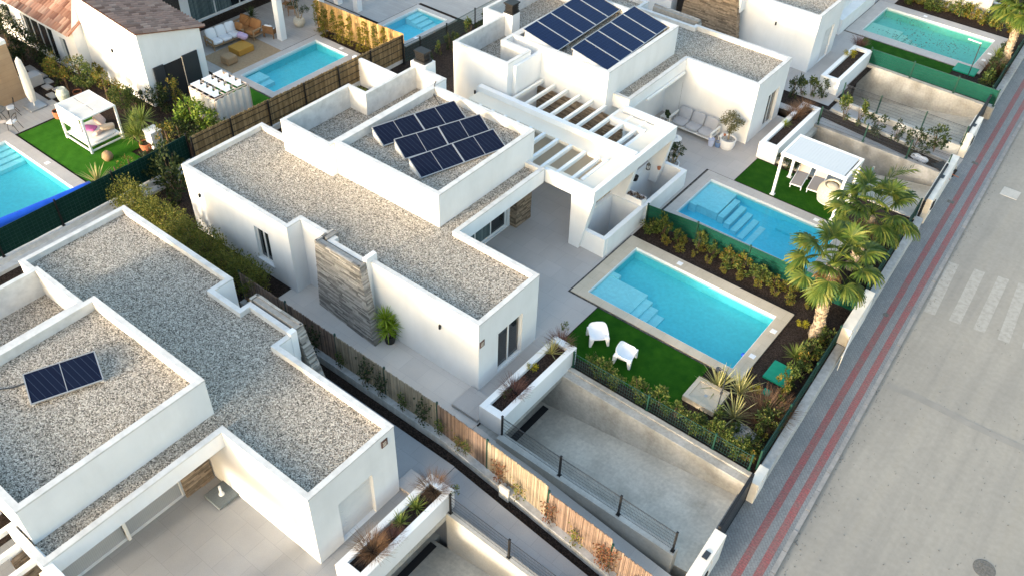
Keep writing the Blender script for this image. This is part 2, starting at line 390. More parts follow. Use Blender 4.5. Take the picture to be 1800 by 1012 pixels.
M['basin'] = basinmat('turquoise_mosaic', (.19,.72,.80), (.16,.69,.78))
M['basin_pale'] = basinmat('pale_blue_mosaic', (.55,.86,.93), (.5,.84,.92))
M['basin_blue'] = basinmat('blue_mosaic', (.18,.74,.90), (.15,.70,.88))
M['basin_green'] = basinmat('sea_green_mosaic', (.22,.66,.60), (.18,.62,.56))
M['basin_greenpale'] = basinmat('pale_sea_green_mosaic', (.5,.76,.68), (.46,.72,.64))
M['tealglass'] = mat('teal_tinted_glass', (.10,.36,.33), rough=.1, alpha=.6)
M['enamel'] = mat('pale_blue_enamel', (.45,.50,.66), rough=.4)
M['path'] = tilemat('pale_path_tile', (.72,.67,.615), (.62,.575,.53), (.56,.52,.485), .9, .9, 0, .006, ns=.5)
M['streetwall'] = mat('weathered_grey_white_wall', (.44,.45,.45), (.58,.58,.57), ns=1.6, rough=.9, bs=30, bstr=.1, lo=.3, hi=.65, fine=(7, .15))
# streaks and faint dirt on the plaster
def weather(m, k=.10, sx=5, sz=.25):
    nt = m.node_tree; b = nt.nodes['Principled BSDF']; src = b.inputs['Base Color'].links[0].from_socket
    v = coord(nt, 0, (sx, sx, sz)); r = ramp(nt, noise(nt, v, 1.0, 6, .65), [(.34, (1-k, 1-k*1.02, 1-k*1.1)), (.56, (1,1,1))])
    nt.links.new(mixn(nt, 1.0, src, r, 'MULTIPLY'), b.inputs['Base Color'])
weather(M['white'], .05, 1.3, .35); weather(M['cap'], .10, 3, 3); weather(M['concrete'], .18, 1.5, .3); weather(M['streetwall'], .2, 4, .4)
weather(M['road'], .04, .8, 1); weather(M['drive'], .2, .8, .8)
rn = M['road'].node_tree; rb = rn.nodes['Principled BSDF']; src = rb.inputs['Base Color'].links[0].from_socket
v = coord(rn, R_(-3), (1.6, .06, 1)); rr = ramp(rn, noise(rn, v, 1.0, 5, .6), [(.30, (.88,.885,.895)), (.52, (1,1,1)), (.75, (1.0,.99,.965))])
rn.links.new(mixn(rn, 1.0, src, rr, 'MULTIPLY'), rb.inputs['Base Color'])
M['louvre'] = mat('pale_grey_louvre', (.50,.54,.57), rough=.5)
M['concrete_shaded'] = mat('shaded_board_concrete', (.20,.20,.195), (.30,.30,.29), ns=1.2, rough=.9, bs=14, bstr=.2, fine=(9,.2))  # board concrete with shade put into its colour, for the wall behind the gazebo
# ============================================================ SETTING
def xs(y): return -4.0 - .05*(y-18)
def sheet(mb, x0, y0, x1, y1, z, holes=()):
    X = sorted({x0, x1} | {min(max(h[i], x0), x1) for h in holes for i in (0, 2)})
    Y = sorted({y0, y1} | {min(max(h[i], y0), y1) for h in holes for i in (1, 3)})
    for a, b in zip(X, X[1:]):
        for c, d in zip(Y, Y[1:]):
            mx, my = (a+b)/2, (c+d)/2
            if any(h[0] < mx < h[2] and h[1] < my < h[3] for h in holes): continue
            mb.quad((a,c,z), (b,c,z), (b,d,z), (a,d,z))
POOLS = dict(main=(-14.45,24.62,-7.5,28.48), upper=(-14.45,31.98,-7.75,35.42), right=(-15.15,56.3,-8.1,60.6), left=(-43.6,10.2,-37.1,14.75), tiled=(-39.95,26.75,-37.1,32.42), middle=(-38.3,35.9,-35.75,39.7))
WELLS = [(-16.85,27.12,-15.42,29.95), (-16.85,30.4,-15.42,33.85)]
CUT_A = (-13.4, 8.62, -3, 20.06); CUT_B = (-12.7, 39.2, -3, 51.95)
g = MB(); g.quad((-500,-500,-2.8), (500,-500,-2.8), (500,500,-2.8), (-500,500,-2.8)); struct(g, 'ground', M['soil2'])
s = MB(); sheet(s, -120, -60, -6.6, 140, -.04, list(POOLS.values()) + WELLS + [CUT_A, CUT_B, (-25.2,14.15,-13.4,14.72)])
for y0, y1 in ((-60, 8.62), (20.06, 39.2), (51.95, 66)):
    s.quad((-6.6,y0,-.04), (xs(y0)-.1,y0,-.04), (xs(y1)-.1,y1,-.04), (-6.6,y1,-.04))
s.quad((-25.2,14.15,-.36), (-13.4,14.15,-.36), (-13.4,14.72,-.36), (-25.2,14.72,-.36)); s.quad((-25.2,14.15,-.36),(-25.2,14.15,-.01),(-13.4,14.15,-.01),(-13.4,14.15,-.36)); s.quad((-25.2,14.15,-.36),(-25.2,14.72,-.36),(-25.2,14.72,-.04),(-25.2,14.15,-.04))
struct(s, 'garden_soil', M['soil'])
def strip(o0, o1, y0, y1): return [(xs(y0)+o0, y0), (xs(y0)+o1, y0), (xs(y1)+o1, y1), (xs(y1)+o0, y1)]
s = MB(); s.prism(strip(-.6, 1.6, -60, 150), -2.7, -.7); struct(s, 'pavement', M['paver'])
s = MB()
y = 0.0
for i in range(150): s.prism(strip(1.6, 1.76, y+.01, y+.99), -1.2, -.69 - .012*((i*7) % 5 == 0)); y += 1
struct(s, 'kerb', M['kerb'])
for k, (a, b) in enumerate(((.60, .87), (1.18, 1.45))):
    s = MB(); p = strip(a, b, -20, 120); s.face([(q[0], q[1], -.696) for q in p]); struct(s, 'pavement_red_stripe', M['redpaver'])
s = MB(); p = [(xs(-60)+1.76, -60), (200, -60), (200, 150), (xs(150)+1.76, 150)]; s.face([(q[0], q[1], -.82) for q in p]); struct(s, 'road', M['road'])
# zebra crossing
s = MB()
for (u0, v0), (u1, v1) in (((1676,463),(1633,551)), ((1722,476),(1677,567)), ((1764,489),(1720,582)), ((1800,500),(1763,600)), ((1840,515),(1806,616)), ((1884,530),(1850,632))):
    a = P(u0, v0, -.82); b = P(u1, v1, -.82); w = .235
    s.face([(b.x-w, b.y, -.816), (b.x+w, b.y+.06, -.816), (a.x+w, a.y+.06, -.816), (a.x-w, a.y, -.816)])
struct(s, 'zebra_crossing', M['roadmark'])
s = MB()
pts = [(1556,676),(1600,692),(1650,716),(1700,742),(1760,770),(1830,800)]
for a, b in zip(pts, pts[1:]):
    A = P(*a, -.82); B = P(*b, -.82); s.face([(A.x-.02,A.y-.18,-.816), (B.x-.02,B.y-.18,-.816), (B.x+.02,B.y+.17,-.816), (A.x+.02,A.y+.17,-.816)])
struct(s, 'road_patch', M['roadpatch'])
# paved terraces
def slab(name, m, rects, z=0.0, t=.035, holes=()):
    mb = MB()
    for r in rects:
        sheet(mb, r[0], r[1], r[2], r[3], z, holes)
    return struct(mb, name, m)
slab('terrace', M['terrace'], [(-26,20.5,-15.08,39.6), (-15.08,20.95,-13.6,24.15), (-14.6,17.2,-13.45,20.95), (-15.08,36.1,-13.56,39.6), (-15.0,39.6,-13.6,44.0)], holes=WELLS)
slab('path', M['path'], [(-24.2,15.05,-14.6,17.5), (-14.6,15.05,-13.45,17.2), (-22.6,17.5,-19,18.4)])
slab('terrace', M['terrace_warm'], [(-22,-10,-12.85,8.7), (-13.8,8.7,-12.85,12.1), (-24,12.1,-12.85,14.15)], z=-.002)
slab('terrace', M['terrace'], [(-23,43.2,-13.0,44.6), (-24,46.0,-12.9,48.8), (-15.7,48.8,-13.0,52.3), (-24,52.3,-16.0,75), (-16.0,52.3,-14.6,55.45), (-16,61.5,-15,75)])
slab('terrace', M['deckstone'], [(-46,25.9,-40.25,36.5)])
slab('terrace', M['deckcool'], [(-58,8,-43.75,18.3), (-46,36.6,-38.7,60), (-38.7,40.4,-34.2,60)])
# stepping path stones of the far left garden are single things further down
# ---- sloping paths and sunken drives
def zr(x, y=0): return -.02 - .72*min(max((x+13.0)/8.6, 0), 1)
def ramp_strip(name, m, x0, x1, ya, yb, dz=0.0, y2=None):
    mb = MB(); n = 4; y2 = y2 or (ya, yb)
    for i in range(n):
        t0, t1 = i/n, (i+1)/n; a, b = x0+(x1-x0)*t0, x0+(x1-x0)*t1
        A0, A1 = ya+(y2[0]-ya)*t0, ya+(y2[0]-ya)*t1; B0, B1 = yb+(y2[1]-yb)*t0, yb+(y2[1]-yb)*t1
        mb.prism([(a,A0),(b,A1),(b,B1),(a,B0)], -2.75, lambda x, y: zr(x)+dz)
    return struct(mb, name, m)
ramp_strip('path', M['path'], -13.45, -4.2, 15.06, 16.05, y2=(14.62, 15.75))
ramp_strip('path', M['terrace_warm'], -12.85, -4.2, 12.78, 14.15, y2=(12.6, 13.85))
ramp_strip('garden_soil', M['soil'], -13.4, -4.2, 14.15, 14.72, -.34, y2=(13.85, 14.28))
ramp_strip('path', M['terrace'], -13.0, -5.3, 43.8, 44.8, -.02)
ramp_strip('garden_soil', M['soil'], -13.0, -5.3, 44.8, 45.6, 0.02)
ramp_strip('path', M['terrace'], -13.0, -5.4, 45.75, 46.85, -.02)
w = MB(); w.prism([(-12.6,45.6),(-5.4,45.6),(-5.4,45.75),(-12.6,45.75)], -2.7, lambda x, y: zr(x)+.22); solo(w, 'garden_wall', M['streetwall'], 'low pale edging wall behind the dark shrubs between the upper drives', 'wall')
def drive(y0, y1, x0, x1, z0=-2.2, z1=-.74, back=-18):
    mb = MB(); mb.prism([(x0,y0),(x1,y0),(x1,y1),(x0,y1)], -2.75, lambda x, y: z0+(z1-z0)*min(max((x-x0)/(x1-x0), 0), 1))
    mb.box(back, y0-.3, -2.75, x0, y1+.3, z0)
    struct(mb, 'driveway', M['drive'])
    d = MB()                                                 # garage under the terrace: ceiling, back and side walls
    d.box(back, y0-.3, -.34, x0+.6, y1+.3, -.06); d.box(back-.2, y0-.3, z0, back, y1+.3, -.34); d.box(back, y0-.5, z0, x0, y0-.3, -.34); d.box(back, y1+.3, z0, x0, y1+.5, -.34)
    struct(d, 'garage_void', M['concrete'])
    d = MB(); d.quad((x0-.05,y0+.15,z0+.012), (x0+.24,y0+.15,z0+.012), (x0+.24,y1-.15,z0+.03), (x0-.05,y1-.15,z0+.03))
    d.box(x0-.05, y0+.15, z0-.1, x0+.24, y1-.15, z0+.045); struct(d, 'drain_channel', M['dark'])
drive(16.3, 20.06, -13.1, -4.05, back=-19)
drive(8.7, 12.5, -12.4, -3.6, back=-17)
drive(39.2, 43.55, -13.0, -5.2, back=-17)
drive(47.05, 51.9, -13.6, -5.4, back=-17)
def retwall(label, x0, x1, y0, y1, top0, top1, m='concrete'):
    n = 8; mb = MB()
    mb.prism([(x0,y0),(x1,y0),(x1,y1),(x0,y1)], -2.76, lambda x, y: top0+(top1-top0)*(x-x0)/(x1-x0))
    return solo(mb, 'retaining_wall', M[m], label, 'wall', bevel=.015)
# two-step wall of the central drive (lower ledge + upper kerb)
w = MB(); w.prism([(-13.5,20.06),(-4.55,20.06),(-4.55,20.42),(-13.5,20.42)], -2.76, -.02); w.box(-13.5,20.42,-2.76,-4.5,20.62,.05)
solo(w, 'retaining_wall', M['concrete'], 'board marked concrete wall between the sunken drive and the lawn with two white chairs', 'wall', bevel=.015)
retwall('low concrete wall carrying the mesh railing beside the central sunken drive', -12.45, -5.05, 15.95, 16.3, .18, .1, 'concrete_pale')
retwall('grey concrete wall under the mesh railing at the bottom edge of the photo', -11.8, -4.4, 12.5, 12.76, .05, -.3, 'concrete_pale')
retwall('concrete wall between the drive and the lawn under the white gazebo', -12.7, -5.4, 38.95, 39.2, .1, .0)
retwall('grey concrete wall with railing beside the drive behind the white gazebo', -12.7, -5.6, 43.55, 43.8, .1, .05, 'concrete_shaded')
retwall('low concrete wall with railing in front of the uppermost sunken drive', -12.9, -5.8, 46.85, 47.05, .1, .0, 'concrete_pale')
retwall('stained concrete wall under the green fence panels at upper right', -13.3, -5.6, 51.9, 52.2, .12, .05)
# doorsteps
for (x0,y0,x1,y1), lab in (((-14.75,16.15,-13.5,17.3), 'tiled doorstep landing at the front corner of the central villa'), ((-13.9,12.25,-12.9,13.05), 'tiled doorstep landing at the front corner of the nearest villa')):
    mb = MB(); mb.box(x0, y0, -.05, x1, y1, .14); solo(mb, 'doorstep', M['terrace'], lab, 'step', bevel=.01)
# ============================================================ VILLAS
def offset_poly(poly, t):
    n = len(poly); out = []
    for i in range(n):
        p0, p1, p2 = Vector(poly[i-1]), Vector(poly[i]), Vector(poly[(i+1) % n])
        d1 = (p1-p0).normalized(); d2 = (p2-p1).normalized()
        n1 = Vector((-d1.y, d1.x)); n2 = Vector((-d2.y, d2.x))
        cr = d1.x*d2.y - d1.y*d2.x
        if abs(cr) < 1e-6: out.append(p1+n1*t); continue
        out.append(p1 + (n1+n2)*t/(1+d1.dot(d2)))
    return out
def wall_face(mb, p0, p1, z0, z1, holes=(), depth=.22):
    p0 = Vector(p0).to_2d(); p1 = Vector(p1).to_2d(); L = (p1-p0).length; d = (p1-p0)/L; nrm = Vector((d.y, -d.x))
    S = sorted({0, L} | {h[i] for h in holes for i in (0, 1)}); Z = sorted({z0, z1} | {h[i] for h in holes for i in (2, 3)})
    q = lambda s, z, dp=0: (p0.x+d.x*s-nrm.x*dp, p0.y+d.y*s-nrm.y*dp, z)
    for a, b in zip(S, S[1:]):
        for c, e in zip(Z, Z[1:]):
            if any(h[0] < (a+b)/2 < h[1] and h[2] < (c+e)/2 < h[3] for h in holes): continue
            mb.quad(q(a,c), q(b,c), q(b,e), q(a,e))
    for a, b, c, e in [h[:4] for h in holes]:
        mb.quad(q(a,c), q(a,e), q(a,e,depth), q(a,c,depth)); mb.quad(q(b,e), q(b,c), q(b,c,depth), q(b,e,depth))
        mb.quad(q(a,e), q(b,e), q(b,e,depth), q(a,e,depth)); mb.quad(q(b,c), q(a,c), q(a,c,depth), q(b,c,depth))
def shell(root, poly, ztop, zgrav, z0=0, holes={}, low={}, t=.19, names=('wall','parapet','gravel_roof'), closed=True):
    "outer walls with openings + parapet ring + gravel bed"
    w = MB(); n = len(poly)
    for i in range(n):
        zb = low.get(i, z0)
        if zb is None: continue
        wall_face(w, poly[i], poly[(i+1) % n], zb, ztop-.06, holes.get(i, ()))
        if i in low:                                        # soffit under an overhanging edge
            p, q = Vector(poly[i]), Vector(poly[(i+1) % n]); d = (q-p).normalized(); nn = Vector((-d.y, d.x))*1.5
            w.quad((*p,zb), (*(p+nn),zb), (*(q+nn),zb), (*q,zb))
    w.build(names[0], M['white'], root)
    o = offset_poly(poly, t); e = offset_poly(poly, -.012); c = MB()
    for i in range(n):
        j = (i+1) % n
        c.quad((*e[i],ztop), (*e[j],ztop), (*o[j],ztop), (*o[i],ztop))
        c.quad((*o[i],ztop), (*o[j],ztop), (*o[j],zgrav-.05), (*o[i],zgrav-.05))
        c.quad((*e[i],ztop-.06), (*e[j],ztop-.06), (*e[j],ztop), (*e[i],ztop))
        c.quad((*poly[i],ztop-.06), (*poly[j],ztop-.06), (*e[j],ztop-.06), (*e[i],ztop-.06))
    c.build(names[1], M['cap'], root)
    gm = MB(); gm.face([(p.x, p.y, zgrav) for p in o]); gm.build(names[2], M['gravel'], root)
def glazing(root, p0, p1, s0, s1, h0, h1, depth=.14, n=2, name='window', curtain=0, m='glass'):
    "framed panes set inside an opening of the wall p0->p1"
    p0 = Vector(p0).to_2d(); p1 = Vector(p1).to_2d(); d = (p1-p0).normalized(); nr = Vector((d.y, -d.x))
    q = lambda s, z, dp: Vector((p0.x+d.x*s-nr.x*dp, p0.y+d.y*s-nr.y*dp, z))
    f = MB(); fw = .075
    for s in [s0+fw/2] + [s0+(s1-s0)*k/n for k in range(1, n)] + [s1-fw/2]:
        f.bar(q(s,h0,depth), q(s,h1,depth), fw, .07, up=(nr.x,nr.y,0))
    for z in (h0+fw/2, h1-fw/2): f.bar(q(s0+fw,z,depth), q(s1-fw,z,depth), .066, fw)
    o = f.build(name, M['frame'], root)
    g = MB(); g.bar(q(s0+.04,(h0+h1)/2,depth+.005), q(s1-.04,(h0+h1)/2,depth+.005), .02, h1-h0-.08); g.build('pane', M[m], o)
    if curtain:
        c = MB(); k = 0; x = s0+.08
        while x < s0+(s1-s0)*curtain:
            c.bar(q(x,h0+.1,depth-.02), q(x,h1-.1,depth-.02), .05, .012, up=(nr.x,nr.y,0)); x += .085
        c.build('curtain', M['curtain'], o)
    return o
def shutter(root, p0, p1, s0, s1, h0, h1, depth=.1, name='roller_shutter', m='shutterw'):
    p0 = Vector(p0).to_2d(); p1 = Vector(p1).to_2d(); d = (p1-p0).normalized(); nr = Vector((d.y, -d.x))
    q = lambda s, z, dp: Vector((p0.x+d.x*s-nr.x*dp, p0.y+d.y*s-nr.y*dp, z))
    b = MB(); k = max(1, int((h1-h0)/.075)); dz = (h1-h0)/k
    for i in range(k): b.bar(q(s0,h0+dz*(i+.5),depth), q(s1,h0+dz*(i+.5),depth), .022 + .004*(i % 2), dz-.012)
    b.bar(q(s0,(h0+h1)/2,depth+.02), q(s1,(h0+h1)/2,depth+.02), .012, h1-h0)
    return b.build(name, M[m], root)
def stone_face(mb, rnd, p0, p1, z0, z1, th=.08, course=.066):
    "stacked stone courses along p0->p1, outward to the right of the direction"
    p0 = Vector(p0).to_2d(); p1 = Vector(p1).to_2d(); L = (p1-p0).length; d = (p1-p0)/L; nr = Vector((d.y, -d.x))
    z = z0
    while z < z1-.01:
        h = min(course*rnd.uniform(.8, 1.25), z1-z); s = -rnd.uniform(0, .3)
        while s < L:
            ln = rnd.uniform(.2, .75); a, b = max(0, s), min(L, s+ln); s += ln
            if b-a < .03: continue
            e = rnd.uniform(.004, .035)
            A = p0+d*a; B = p0+d*(b-.004); I = nr*(-th)
            mb.hexa([(*(A+I),z), (*(B+I),z), (*(B+nr*e),z), (*(A+nr*e),z), (*(A+I),z+h-.006), (*(B+I),z+h-.006), (*(B+nr*e),z+h-.006), (*(A+nr*e),z+h-.006)])
        z += h
def stone_block(root, seed, x0, y0, x1, y1, z0, z1, faces='SENW', m='stone', name='stone_cladding', warp=None):
    rnd = random.Random(seed); mb = MB(); i = .07
    mb.box(x0+i, y0+i, z0, x1-i, y1-i, z1-.05)
    if 'S' in faces: stone_face(mb, rnd, (x0,y0), (x1,y0), z0, z1)
    if 'E' in faces: stone_face(mb, rnd, (x1,y0), (x1,y1), z0, z1)
    if 'N' in faces: stone_face(mb, rnd, (x1,y1), (x0,y1), z0, z1)
    if 'W' in faces: stone_face(mb, rnd, (x0,y1), (x0,y0), z0, z1)
    if warp: mb.v = [warp(*v) for v in mb.v]
    return mb.build(name, M[m], root)
def plaque(root, x, y, z):
    mb = MB(); mb.box(x, y, z, x+.03, y+.26, z+.3); o = mb.build('wall_plaque', M['brownplaque'], root)
    t = MB()
    for i in range(3): t.box(x+.03, y+.05, z+.06+.07*i, x+.036, y+.2, z+.085+.07*i)
    t.build('lettering', M['cream'], o)
def spot(root, x, y, z, ny=-1):
    mb = MB(); mb.tube([(x,y,z-.09), (x,y,z+.09)], .045, 10); mb.box(x-.02, y, z-.03, x+.02, y-ny*.07, z+.03)
    mb.build('wall_light', M['black'], root)
# ---------------- central villa
vm = thing('flat_roofed_villa', 'central white flat roofed villa with six tilted solar panels and a grey stone side wall', 'villa', (-20,19,0))
PM = [(-14.46,17.36), (-14.46,20.93), (-18.48,20.93), (-18.48,26.6), (-20.4,26.6), (-20.4,21.8), (-28,21.8), (-28,21.05), (-30.5,21.05), (-30.5,16.66), (-23.8,16.66), (-23.8,17.38), (-22.0,17.38), (-22.0,17.16), (-19.95,17.16), (-19.95,17.36)]
shell(vm, PM, 3.5, 3.27, holes={0:[(1.14,2.62,.1,2.2)], 9:[(4.45,5.35,.75,2.45)]}, low={2:2.75, 3:2.76})
glazing(vm, PM[0], PM[1], 1.14, 2.62, .1, 2.2, n=2, name='glass_door')
glazing(vm, PM[9], PM[10], 4.45, 5.35, .75, 2.45, n=2)
mb = MB(); mb.box(-26.1,16.60,.66,-25.1,16.75,.74); mb.build('window_sill', M['white'], vm)
PT = [(-19.4,20.8), (-19.4,27.0), (-25.2,27.0), (-25.2,20.75)]
shell(vm, PT, 4.88, 4.5, z0=3.2, holes={}, low={}, t=.2, names=('raised_roof_wall','raised_roof_parapet','raised_gravel_roof'))
PR = [(-25.2,20.45), (-25.2,27.8), (-27.15,27.8), (-27.15,24.5), (-28.25,24.5), (-28.25,20.45)]
shell(vm, PR, 4.86, 3.75, z0=.0, t=.17, names=('rear_roof_wall','rear_roof_parapet','rear_gravel_roof'))
w = MB()   # recessed living room front under the overhang
wall_face(w, (-19.85,20.95), (-19.85,27.0), 0, 2.8, [(.55,4.9,.05,2.5)]); wall_face(w, (-18.5,20.93), (-19.85,20.93), 0, 2.8); w.build('recessed_wall', M['white'], vm)
glazing(vm, (-19.85,20.95), (-19.85,27.0), .55, 4.9, .05, 2.5, n=4, name='sliding_door', curtain=.75)
stone_block(vm, 3, -20.2, 26.05, -19.5, 27.15, 0, 2.75, 'SE', 'stone_brown', 'stone_pier')
def batter(xl, xr, sy):                                     # battered stone wall: wider and further out at its foot
    def f(x, y, z):
        t = 1-z/3.58; k = (x-xl)/(xr-xl)
        return (x + t*(-.3*(1-k)+.72*k), y + sy*t*.28*k, z)
    return f
stone_block(vm, 5, -22.3, 16.80, -19.87, 17.14, 0, 3.58, 'SEW', warp=batter(-22.3,-19.87,-1))
stone_block(vm, 6, -22.3, 17.15, -22.02, 17.75, 3.2, 3.58, 'WE')
w = MB(); w.box(-20.02,17.145,0,-19.82,17.7,3.72)
w.build('roof_fin', M['white'], vm)
w = MB(); w.box(-22.5,17.5,0,-20,17.54,2.3); w.build('entrance_door', M['anthracite'], vm)
plaque(vm, -14.47, 17.42, 2.28); spot(vm, -16.3, 17.30, 2.3); spot(vm, -29.6, 16.6, 2.3)
w = MB(); w.box(-27.4,27.75,3.2,-26.5,28.5,5.0); ch = w.build('chimney', M['white'], vm)
w = MB(); w.box(-27.3,27.85,5.0,-26.6,28.4,5.12); w.box(-27.2,27.93,5.12,-26.7,28.32,5.5)
for k in range(4): w.box(-27.24,27.89,5.15+.09*k,-26.66,28.36,5.19+.09*k)
w.box(-27.28,27.87,5.5,-26.62,28.38,5.56); w.build('chimney_cowl', M['black'], ch)
w = MB(); w.tube([(-25.3,27.2,4.95),(-25.1,26.9,4.95),(-25.0,26.7,4.56),(-24.3,26.3,4.53),(-23.9,26.6,4.53),(-23.4,26.2,4.53),(-23.2,25.2,4.55)], .025, 6); w.build('cable', M['anthracite'], vm)
# ---------------- nearest villa
vn = thing('flat_roofed_villa', 'nearest white flat roofed villa with one solar panel and closed grey shutters', 'villa', (-20,7,0))
PN = [(-13.65,8.6), (-13.65,12.2), (-19.1,12.2), (-19.1,13.0), (-21.55,13.0), (-21.55,12.56), (-23.03,12.56), (-23.03,13.4), (-29.85,13.4), (-29.85,8.9), (-27,8.9), (-27,8.2), (-19.5,8.2), (-19.5,2.6), (-17.6,2.6), (-17.6,8.6)]
shell(vn, PN, 3.5, 3.27, holes={0:[(1.02,2.5,.02,2.1)]}, low={13:2.81, 14:2.8})
shutter(vn, PN[0], PN[1], 1.02, 2.5, .02, 2.1, depth=.18)
PNT = [(-18.55,2.85), (-18.55,9.05), (-24.45,9.05), (-24.45,2.0), (-18.55,2.0)]
PNT = [(-18.55,2.85), (-18.55,9.02), (-24.45,9.02), (-24.45,2.85)]
shell(vn, PNT, 4.88, 4.5, z0=3.2, t=.2, names=('raised_roof_wall','raised_roof_parapet','raised_gravel_roof'))
PNR = [(-24.45,2.2), (-24.45,8.62), (-27.3,8.62), (-27.3,2.2)]
shell(vn, PNR, 4.86, 3.75, z0=0, t=.17, names=('rear_roof_wall','rear_roof_parapet','rear_gravel_roof'))
w = MB(); wall_face(w, (-19.1,2.2), (-19.1,8.6), 0, 2.85, [(.9,5.2,.02,2.55)]); wall_face(w, (-19.1,8.6), (-17.6,8.6), 0, 2.85); w.build('recessed_wall', M['white'], vn)
shutter(vn, (-19.1,2.2), (-19.1,8.6), .9, 3.04, .02, 2.55, m='shutter'); shutter(vn, (-19.1,2.2), (-19.1,8.6), 3.16, 5.2, .02, 2.55, m='shutter')
w = MB(); w.box(-19.12,5.25,0,-19.02,5.35,2.55); w.build('shutter_rail', M['frame'], vn)
stone_block(vn, 8, -19.5, 7.45, -18.95, 8.55, 0, 2.75, 'E', 'stone_brown', 'stone_pier'); stone_block(vn, 9, -19.5, 2.2, -18.95, 3.05, 0, 2.75, 'E', 'stone_brown', 'stone_pier')
stone_block(vn, 10, -21.6, 13.03, -19.2, 13.38, 0, 3.6, 'ENW', warp=batter(-21.6,-19.2,1))
w = MB(); w.box(-19.3,12.75,2.3,-19.08,13.02,3.62)
w.build('roof_fin', M['white'], vn)
plaque(vn, -13.64, 11.6, 2.95)
# ---------------- far central villa
vu = thing('flat_roofed_villa', 'white flat roofed villa further back carrying two big arrays of blue solar panels', 'villa', (-20,41,0))
PU = [(-14.65,39.42), (-14.65,43.15), (-20.4,43.15), (-20.4,42.9), (-23.9,42.9), (-23.9,43.8), (-31,43.8), (-31,40.0), (-28,40.0), (-28,38.7), (-20.7,38.7), (-20.7,33.9), (-18.8,33.9), (-18.8,39.42)]
shell(vu, PU, 3.5, 3.27, holes={0:[(1.75,3.0,.05,2.1)]}, low={11:2.81, 12:2.8})
glazing(vu, PU[0], PU[1], 1.75, 3.0, .05, 2.1, n=2, name='glass_door', m='glass2')
PUT = [(-19.75,33.25), (-19.75,39.75), (-25.5,39.75), (-25.5,33.25)]
shell(vu, PUT, 4.88, 4.5, z0=0, t=.2, names=('raised_roof_wall','raised_roof_parapet','raised_gravel_roof'))
PUR = [(-25.5,33.25), (-25.5,40.2), (-28.5,40.2), (-28.5,35.6), (-27.35,35.6), (-27.35,32.5), (-27.35,30.85), (-24.0,29.95), (-24.0,32.6)]
PUR = [(-25.5,32.6), (-25.5,40.2), (-28.6,40.2), (-28.6,34.6), (-27.35,34.6), (-27.35,30.75), (-23.9,30.75), (-23.9,32.6)]
shell(vu, PUR, 4.87, 3.75, z0=0, t=.17, names=('rear_roof_wall','rear_roof_parapet','rear_gravel_roof'))
w = MB(); w.box(-23.9,31.2,0,-23.72,33.25,4.6); w.build('wall_return', M['white'], vu)
w = MB(); wall_face(w, (-20.1,34.0), (-20.1,39.4), 0, 2.85, [(.6,4.2,.05,2.5)]); wall_face(w, (-20.1,39.4), (-18.8,39.4), 0, 2.85); w.build('recessed_wall', M['white'], vu)
glazing(vu, (-20.1,34.0), (-20.1,39.4), .6, 4.2, .05, 2.5, n=3, name='sliding_door')
stone_block(vu, 12, -20.4, 38.5, -19.85, 39.35, 0, 2.75, 'E', 'stone_brown', 'stone_pier')
stone_block(vu, 13, -24.9, 33.05, -18.6, 33.24, 0, 2.78, 'SE', 'stone_brown')
stone_block(vu, 14, -23.4, 43.3, -20.4, 43.65, 0, 3.6, 'EN', warp=batter(-23.4,-20.4,1))
w = MB(); w.box(-19.2,33.5,2.86,-18.78,39.0,2.94); w.bar((-18.7,35.5,2.8),(-18.7,39.2,2.8),.12,.12); w.build('awning_rail', M['whitemetal'], vu)
w = MB(); w.box(-27.3,34.65,3.75,-26.7,35.3,5.0); ch = w.build('chimney', M['white'], vu)
w = MB(); w.box(-27.28,34.67,5.0,-26.72,35.28,5.1); w.box(-27.2,34.75,5.1,-26.8,35.2,5.5)
for k in range(4): w.box(-27.25,34.7,5.14+.09*k,-26.75,35.25,5.18+.09*k)
w.box(-27.3,34.65,5.5,-26.7,35.3,5.57); w.build('chimney_cowl', M['black'], ch)
spot(vu, -25.9, 30.7, 2.6)
# ---------------- villa at upper right
vr = thing('flat_roofed_villa', 'white flat roofed villa with brown stone wall beside the leaf littered pool', 'villa', (-20,50,0))
PX = [(-15.5,48.72), (-15.5,52.3), (-20,52.3), (-20,60), (-32,60), (-32,48.0), (-24.6,48.0), (-24.6,48.72)]
shell(vr, PX, 3.5, 3.25, holes={0:[(1.5,2.8,.05,2.1)]})
shutter(vr, PX[0], PX[1], 1.5, 2.8, .05, 2.1)
stone_block(vr, 15, -23.6, 47.9, -20.35, 48.25, 0, 3.8, 'SE', 'stone_brown', warp=batter(-23.6,-20.35,-1))
w = MB(); w.box(-20.33,48.0,2.5,-20.1,48.8,3.9); w.build('roof_fin', M['white'], vr)
w = MB(); w.box(-24.5,48.55,0,-23.7,48.7,2.3); w.build('entrance_door', M['dark'], vr)
spot(vr, -18, 48.66, 2.3)
w = MB(); w.box(-17.3,54.6,0,-16.0,60.5,1.0); w.box(-17.3,54.4,0,-16.6,60.7,2.4); solo(w, 'stairwell_wall', M['white'], 'white masonry block beside the leaf littered pool at the top', 'wall', bevel=.01)
